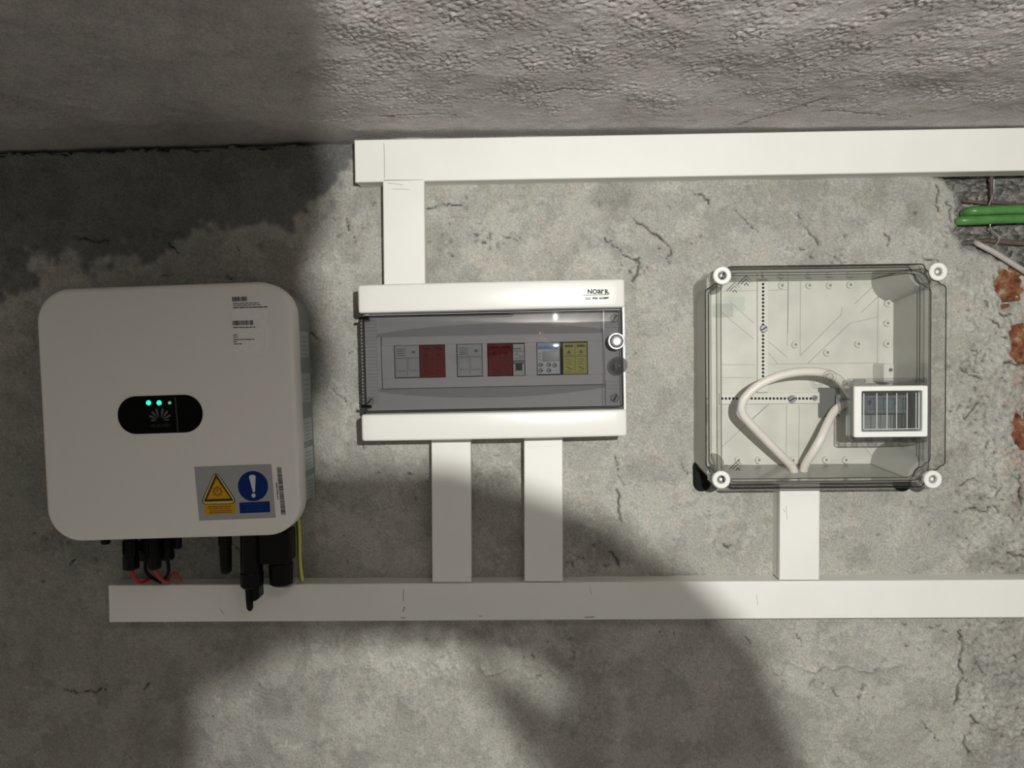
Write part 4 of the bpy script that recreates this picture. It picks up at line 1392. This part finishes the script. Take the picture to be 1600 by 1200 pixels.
def lid_outline(i=0.0):
    x, z, c = wl_ / 2 - i, hl_ / 2 - i, cn
    r = .007
    pts = []

    def arc(cx_, cz_, r_, a0, a1, n=5):
        for k in range(n):
            a = R(a0 + (a1 - a0) * k / (n - 1))
            pts.append((cx_ + r_ * math.cos(a), cz_ + r_ * math.sin(a)))
    for qx, qz, rot in ((1, 1, 0), (-1, 1, 90), (-1, -1, 180), (1, -1, 270)):
        # corner visited counter-clockwise: side point, inward notch, other side
        hx, hz = (x, z) if rot in (0, 180) else (z, x)
        loc = []
        cxn, czn = hx - c, hz - c
        for k in range(5):
            a = R(90 * k / 4)
            loc.append((hx - r + r * math.cos(a), hz - c - .004 - r + r * math.sin(a)))
        for k in range(6):
            a = R(270 - 90 * k / 5)
            loc.append((hx - c * .45 + c * .5 * math.cos(a), hz - c * .45 + c * .5 * math.sin(a)))
        for k in range(5):
            a = R(90 * k / 4)
            loc.append((hx - c - .004 - r + r * math.cos(a), hz - r + r * math.sin(a)))
        ca, sa = math.cos(R(rot)), math.sin(R(rot))
        pts += [(px * ca - pz * sa, px * sa + pz * ca) for px, pz in loc]
    return pts


lo_ = lid_outline()
li_ = lid_outline(.0025)
lid = MB()
lid.loft([[(x, z, DL - .0022) for x, z in li_], [(x, z, DL) for x, z in li_]])
lid = lid.build('lid', M['lid'], jb.o, smooth=False, label='clear see-through lid')
# lid walls
MB().loft([[(x * .943, z * .988, DR + .001) for x, z in lo_], [(x, z, DL - .0025) for x, z in lo_], [(x, z, DL) for x, z in lid_outline(.0016)]], False, False).build('lid_wall', M['lid_rim'], lid, angle=50)
# lid edge beads: the dense, refracting edges of the moulding
for dd, k_, rad in ((DL - .001, 1.0, .0009), (DR + .002, .943, .0007)):
    pth_ = [(x * k_, z * (.988 if k_ < 1 else 1), dd) for x, z in lo_]
    MB().tube(pth_ + [pth_[0]], rad, 6, False).build('lid_edge', M['lid_edge'], lid)
# inner lip of the lid
lip = rrect(0, 0, wl_ - .047, hl_ - .020, .022, 8)
for dd in (DR - .004, DL - .003):
    q = [(x, z, dd) for x, z in lip]
    MB().tube(q + [q[0]], .0006, 6, False).build('lip_edge', M['lid_edge'], lid)
MB().loft([[(x, z, DR - .004) for x, z in lip], [(x, z, DL - .003) for x, z in lip]], False, False).build('inner_lip', M['lid_rim'], lid, angle=50)
# corner pillars and white screws
for px_, py_, sl in ((1128.5, 430.5, 0), (1466, 424.5, 40), (1457.5, 749, 80), (1127, 749.5, 20)):
    x, z = L(px_, py_, DL + .001)
    sx_, sz_ = (1 if px_ > 1290 else -1), (1 if py_ < 590 else -1)
    quarter = []
    for d_q, ex_, ez_ in ((DF, fl1 if sx_ > 0 else fl0, fz1 if sz_ > 0 else fz0), (DR - .004, (rm1 if sx_ > 0 else rm0) - sx_ * .002, (rz1 if sz_ > 0 else rz0) - sz_ * .002)):
        rq = (.036 if d_q == DF else .027) * (1 if sx_ > 0 else .55)
        quarter.append([(ex_ - sx_ * .001, ez_ - sz_ * .001, d_q)] + [(ex_ - sx_ * (.001 + rq * math.cos(R(90 * k / 9))), ez_ - sz_ * (.001 + rq * math.sin(R(90 * k / 9))), d_q) for k in range(10)])
    MB().loft(quarter).build('corner_post', M['enc'], jb.o, angle=50)
    MB().cyl(x, z, DR, DL - .004, .0145, 22, bev=.001).build('screw_collar', M['lid_rim'], jb.o)
    sc = MB().ring(x, z, DL - .006, DL + .003, .0133, .0062, 30, bev=.0014).build('corner_screw', M['cap'], jb.o, label='white plastic corner screw')
    MB().cyl(x, z, DL - .006, DL - .004, .0062, 18).build('socket', M['cap_hole'], sc)
    MB().box(x - .0022, x + .0022, z - .0022, z + .0022, DL - .004, DL - .001, .0004).build('socket_pin', M['cap'], sc, smooth=False)
# dark rounded tabs behind the lower corners
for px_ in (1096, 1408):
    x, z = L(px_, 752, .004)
    MB().rr(x, z + .010, .027, .050, .0125, [(0, 0), (.010, 0), (.012, .0015)]).build('corner_tab', M['black_dull'], jb.o, label='dark rounded tab at a lower corner')
# moulded diamond marks and the round mark
for px_, py_ in ((1166, 444), (1153, 733)):
    x, z = L(px_, py_, DL)
    s_ = .0125
    dm_ = MB()
    for k_ in (1.0, .62):
        q = [(x - s_ * k_, z, DL - .0002), (x, z + s_ * k_, DL - .0002), (x + s_ * k_, z, DL - .0002), (x, z - s_ * k_, DL - .0002)]
        dm_.tube(q + [q[0]], .0007, 6, False)
    dm_.tube([(x - .003, z - .002, DL), (x, z + .002, DL), (x + .003, z - .002, DL)], .0008, 6)
    dm_.build('moulded_mark', M['lid_edge'], lid)
x, z = L(1296.5, 589, DL)
mk = MB()
for r_ in (.0095, .0062, .0044):
    q = [(x + r_ * math.cos(2 * math.pi * i / 24), z + r_ * math.sin(2 * math.pi * i / 24), DL) for i in range(25)]
    mk.tube(q, .0006, 6, False)
mk.build('moulded_ring', M['hatch_clear'], lid)
# hinged hatch over the rail
dh = DL + .016
hq = lambda x_, y_: L(x_, y_, dh)
h0, h1 = hq(1330, 640)[0], hq(1450.5, 640)[0]
hz1, hz0 = hq(1390, 591), hq(1390, 692)
hz1, hz0 = hz1[1], hz0[1]
hcx, hcz, hw, hh_ = (h0 + h1) / 2, (hz0 + hz1) / 2, h1 - h0, hz1 - hz0
hat = MB().frame(rrect(hcx, hcz, hw, hh_, .003), rrect(hcx, hcz, hw - .007, hh_ - .007, .002), DL, dh - .002, .0008).build('hatch', M['hatch_clear'], lid, label='clear hinged hatch with a white frame')
MB().loft([[(x, z, DL + .001) for x, z in rrect(hcx, hcz, hw - .007, hh_ - .007, .002)], [(x, z, DL + .002) for x, z in rrect(hcx, hcz, hw - .007, hh_ - .007, .002)]]).build('hatch_back', M['hatch_clear'], hat, smooth=False)
a, b = hq(1334.5, 603.5), hq(1449.5, 682.5)
c_, e_ = hq(1346.5, 611.5), hq(1441, 673.5)
wf = MB().frame(rrect((a[0] + b[0]) / 2, (a[1] + b[1]) / 2, b[0] - a[0], a[1] - b[1], .003), rrect((c_[0] + e_[0]) / 2, (c_[1] + e_[1]) / 2, e_[0] - c_[0], c_[1] - e_[1], .002), DL + .003, dh + .001, .0014)
wf.build('white_frame', M['cap'], hat, label='white hatch frame')
MB().box(c_[0] - .001, e_[0] + .001, e_[1] - .001, c_[1] + .001, dh - .004, dh - .002).build('hatch_pane', M['hatch_pane'], hat, smooth=False)
fr_ = MB()
for px_ in (1370.5, 1386.5, 1401.5, 1418, 1432):
    x = hq(px_, 640)[0]
    fr_.box(x - .00028, x + .00028, e_[1] + .004, c_[1] - .003, dh - .0022, dh - .0006)
fr_.box(c_[0] + .003, c_[0] + .0037, e_[1] + .003, c_[1] - .003, dh - .0022, dh - .0004)
fr_.box(e_[0] - .0049, e_[0] - .0042, e_[1] + .003, c_[1] - .003, dh - .0022, dh - .0004)
fr_.box(c_[0] + .003, e_[0] - .004, e_[1] + .003, e_[1] + .0037, dh - .0022, dh - .0004)
fr_.build('pane_ribs', M['cap'], hat, smooth=False)
for px_ in (1344, 1437):
    x, z = hq(px_, 595.5)
    MB().tube([(x - .0085, z, dh - .003), (x + .0085, z, dh - .003)], .0028, 10).build('hatch_hinge', M['hatch_clear'], hat)
lt = MB()
for px_, w2 in ((1342, .010), (1362, .007), (1390, .012), (1416, .008), (1436, .009)):
    x, z = hq(px_, 687.5)
    lt.box(x - w2 / 2, x + w2 / 2, z - .0045, z + .004, DL + .002, dh - .0015, .0015)
lt.build('hatch_latch', M['hatch_clear'], hat, smooth=False)
x, z = L(1446, 448, DL)
MB().box(x - .006, x + .006, z - .005, z + .005, DL - .004, DL + .0006, .001).build('lid_clip', M['hatch_clear'], lid, smooth=False)


# white cable inside (its own thing: loose in the box)
def cable(name, pts, r, mat, label, cat, n=14, group=None):
    W = [at(x, y, d) for x, y, d in pts]
    pth_ = smooth_path([(p.x, p.z, -p.y) for p in W], 7)
    o = MB().tube(pth_, r, n).build(name, mat, None)
    tag(o, label, cat, group)
    return o


cable('power_cable', [(1241, 745, .030), (1237, 729, .040), (1214, 705, .056), (1180, 670, .072), (1161, 648, .080), (1159, 634, .083), (1165, 620, .085), (1185, 602, .087), (1215, 588, .088),
                      (1250, 581, .087), (1285, 582, .080), (1308, 591, .068), (1322, 606, .052), (1332, 622, .044)], .0066, M['white_cable'],
      'white cable looping up and right across the clear junction box', 'cable')
cable('power_cable', [(1254, 745, .024), (1258, 727, .040), (1271, 705, .055), (1283, 684, .058), (1294, 660, .048), (1306, 640, .034), (1330, 626, .028)], .0066, M['white_cable'],
      'short straight white cable rising from the bottom towards the hatch', 'cable')

# ================================================================== old cables and steel in the chased-out wall
cable('armoured_cable', [(1506, 334, -.012), (1520, 330, .004), (1545, 329, .006), (1600, 327.5, .006), (1890, 324, .006)], .0078, M['green_cable'], 'upper of the two green cables in the wall recess', 'cable')
cable('armoured_cable', [(1496, 346, -.010), (1504, 345, .004), (1540, 343.5, .008), (1600, 341.5, .008), (1890, 335, .008)], .0072, M['green_cable'], 'lower of the two green cables in the wall recess', 'cable')
cable('flat_cable', [(1520, 376, -.020), (1530, 382, -.004), (1555, 395, .002), (1590, 417, .004), (1640, 449, .004)], .0046, M['grey_cable'], 'pale grey cable slanting down to the right out of the recess', 'cable')
cable('reinforcing_rod', [(1494, 382, -.012), (1515, 379, -.012), (1545, 376, -.013), (1580, 379, -.012), (1890, 400, -.012)], .0040, M['rust'], 'rusty steel rod below the two green cables', 'rod', 10)
cable('reinforcing_rod', [(1504, 314, -.010), (1525, 316, -.010), (1550, 319, -.012), (1575, 318, -.012), (1890, 345, -.014)], .0026, M['rust'], 'thin rusty rod just above the two green cables', 'rod', 8)
cable('tie_wire', [(1549, 270, -.008), (1549, 300, -.005), (1551, 318, -.004)], .0028, M['rust'], 'dark upright tie wire above the green cables', 'wire', 8)
cable('tie_wire', [(1553, 280, -.006), (1552, 300, -.004), (1546, 318, .000), (1543, 324, .004)], .0012, M['wire_steel'], 'thin shiny tie wire above the green cables', 'wire', 8)
cable('tie_wire', [(1548, 348, .006), (1547, 354, .004), (1552, 362, -.002), (1561, 370, -.002), (1558, 380, -.004), (1550, 386, -.01)], .0010, M['wire_steel'], 'thin hooked tie wire below the green cables', 'wire', 8)
cable('tie_wire', [(1531, 299, -.012), (1532, 306, -.006), (1528, 310, -.008)], .0010, M['wire_steel'], 'tiny bent wire end at the top of the recess', 'wire', 8)

# ================================================================== out of the picture: the torch and the hand held before it, whose shadow falls on the left of the wall
HD = 1.445                          # distance of the hand from the wall


def shp(px, py, dd=0.0):
    """point in front of the torch whose shadow falls where the photo shows it"""
    wp = at(px, py, 0)
    t = (-(HD + dd) - LIGHT.y) / (wp.y - LIGHT.y)
    p = LIGHT + (wp - LIGHT) * t
    return (p.x, p.z, -p.y)


hb = MB()


def limb(pts, r):
    P3 = [Vector(p) for p in pts]
    rr_ = r
    # rounded ends
    d0 = (P3[0] - P3[1]).normalized()
    d1 = (P3[-1] - P3[-2]).normalized()
    path = [P3[0] + d0 * rr_[0] * .95, P3[0] + d0 * rr_[0] * .7] + P3 + [P3[-1] + d1 * rr_[-1] * .7, P3[-1] + d1 * rr_[-1] * .95]
    rad = [rr_[0] * .3, rr_[0] * .72] + list(rr_) + [rr_[-1] * .72, rr_[-1] * .3]
    hb.tube([tuple(p) for p in path], rad, 14)


s1 = 0.0745e-3 * 1.04                 # metres in the hand's plane per pixel of shadow
K = 1.042e-3 * (-LIGHT.y - (-LIGHT.y - HD) * 0 - HD) / -LIGHT.y      # radius in the hand's plane per pixel of shadow on the wall


def finger(pts):
    limb([shp(x, y) for x, y, r in pts], [r * K for x, y, r in pts])


finger([(-900, 620, 330), (-300, 600, 320), (60, 580, 300), (222, 570, 292)])          # back of the hand
finger([(-800, 260, 280), (-100, 250, 275), (240, 285, 272)])                            # folded fingers' knuckles
finger([(-800, 20, 270), (-100, 20, 270), (88, 50, 267)])
finger([(-800, -280, 280), (-200, -290, 275), (-70, -300, 270)])
finger([(-900, 860, 240), (-200, 850, 210), (120, 880, 160), (330, 880, 148), (690, 858, 132), (850, 905, 122), (980, 985, 132), (1068, 1090, 145), (1125, 1250, 146), (1160, 1420, 125)])   # index finger, bent
finger([(600, 935, 60), (720, 965, 34), (756, 1032, 14), (788, 1088, 30), (845, 1140, 44), (930, 1205, 58), (1010, 1330, 60)])   # second finger crossing behind it
finger([(-200, 900, 220), (60, 960, 200), (150, 1060, 165), (152, 1180, 150), (140, 1400, 140)])         # thumb, hanging down
finger([(120, 900, 160), (300, 925, 165)])                                             # ball of the thumb
finger([(-900, 980, 240), (-400, 1100, 240), (-250, 1330, 200)])
finger([(-700, 600, 380), (-1600, 800, 370), (-2500, 1050, 400)])                        # wrist
hand = hb.build('person', M['skin'], None)
tag(hand, 'bare hand held close before the torch, casting the big soft shadow', 'person')
rmod = hand.modifiers.new('one_surface', 'REMESH')
rmod.mode = 'VOXEL'
rmod.voxel_size = 0.0013
rmod.use_smooth_shade = True
sm = hand.modifiers.new('soften', 'SMOOTH')
sm.iterations = 3
slv = MB().tube([shp(-1700, 830), shp(-2800, 1150), shp(-5200, 2100)], [.034, .040, .048], 18).build('sleeve', M['sleeve'], hand)
tl = MB()
n = 24
prof = [(.008, .010), (.008, .0125), (.030, .0125), (.034, .0105), (.110, .0105), (.112, .009)]
tl.loft([[(LIGHT.x + r_ * math.cos(2 * math.pi * i / n), LIGHT.z + r_ * math.sin(2 * math.pi * i / n), -LIGHT.y + d_) for i in range(n)] for d_, r_ in prof])
tt = tl.build('torch', M['torch'], None)
tag(tt, 'small black pocket torch lighting the wall', 'torch')
MB().cyl(LIGHT.x, LIGHT.z, -LIGHT.y + .0065, -LIGHT.y + .0085, .0095, 20).build('lens', M['steel'], tt)
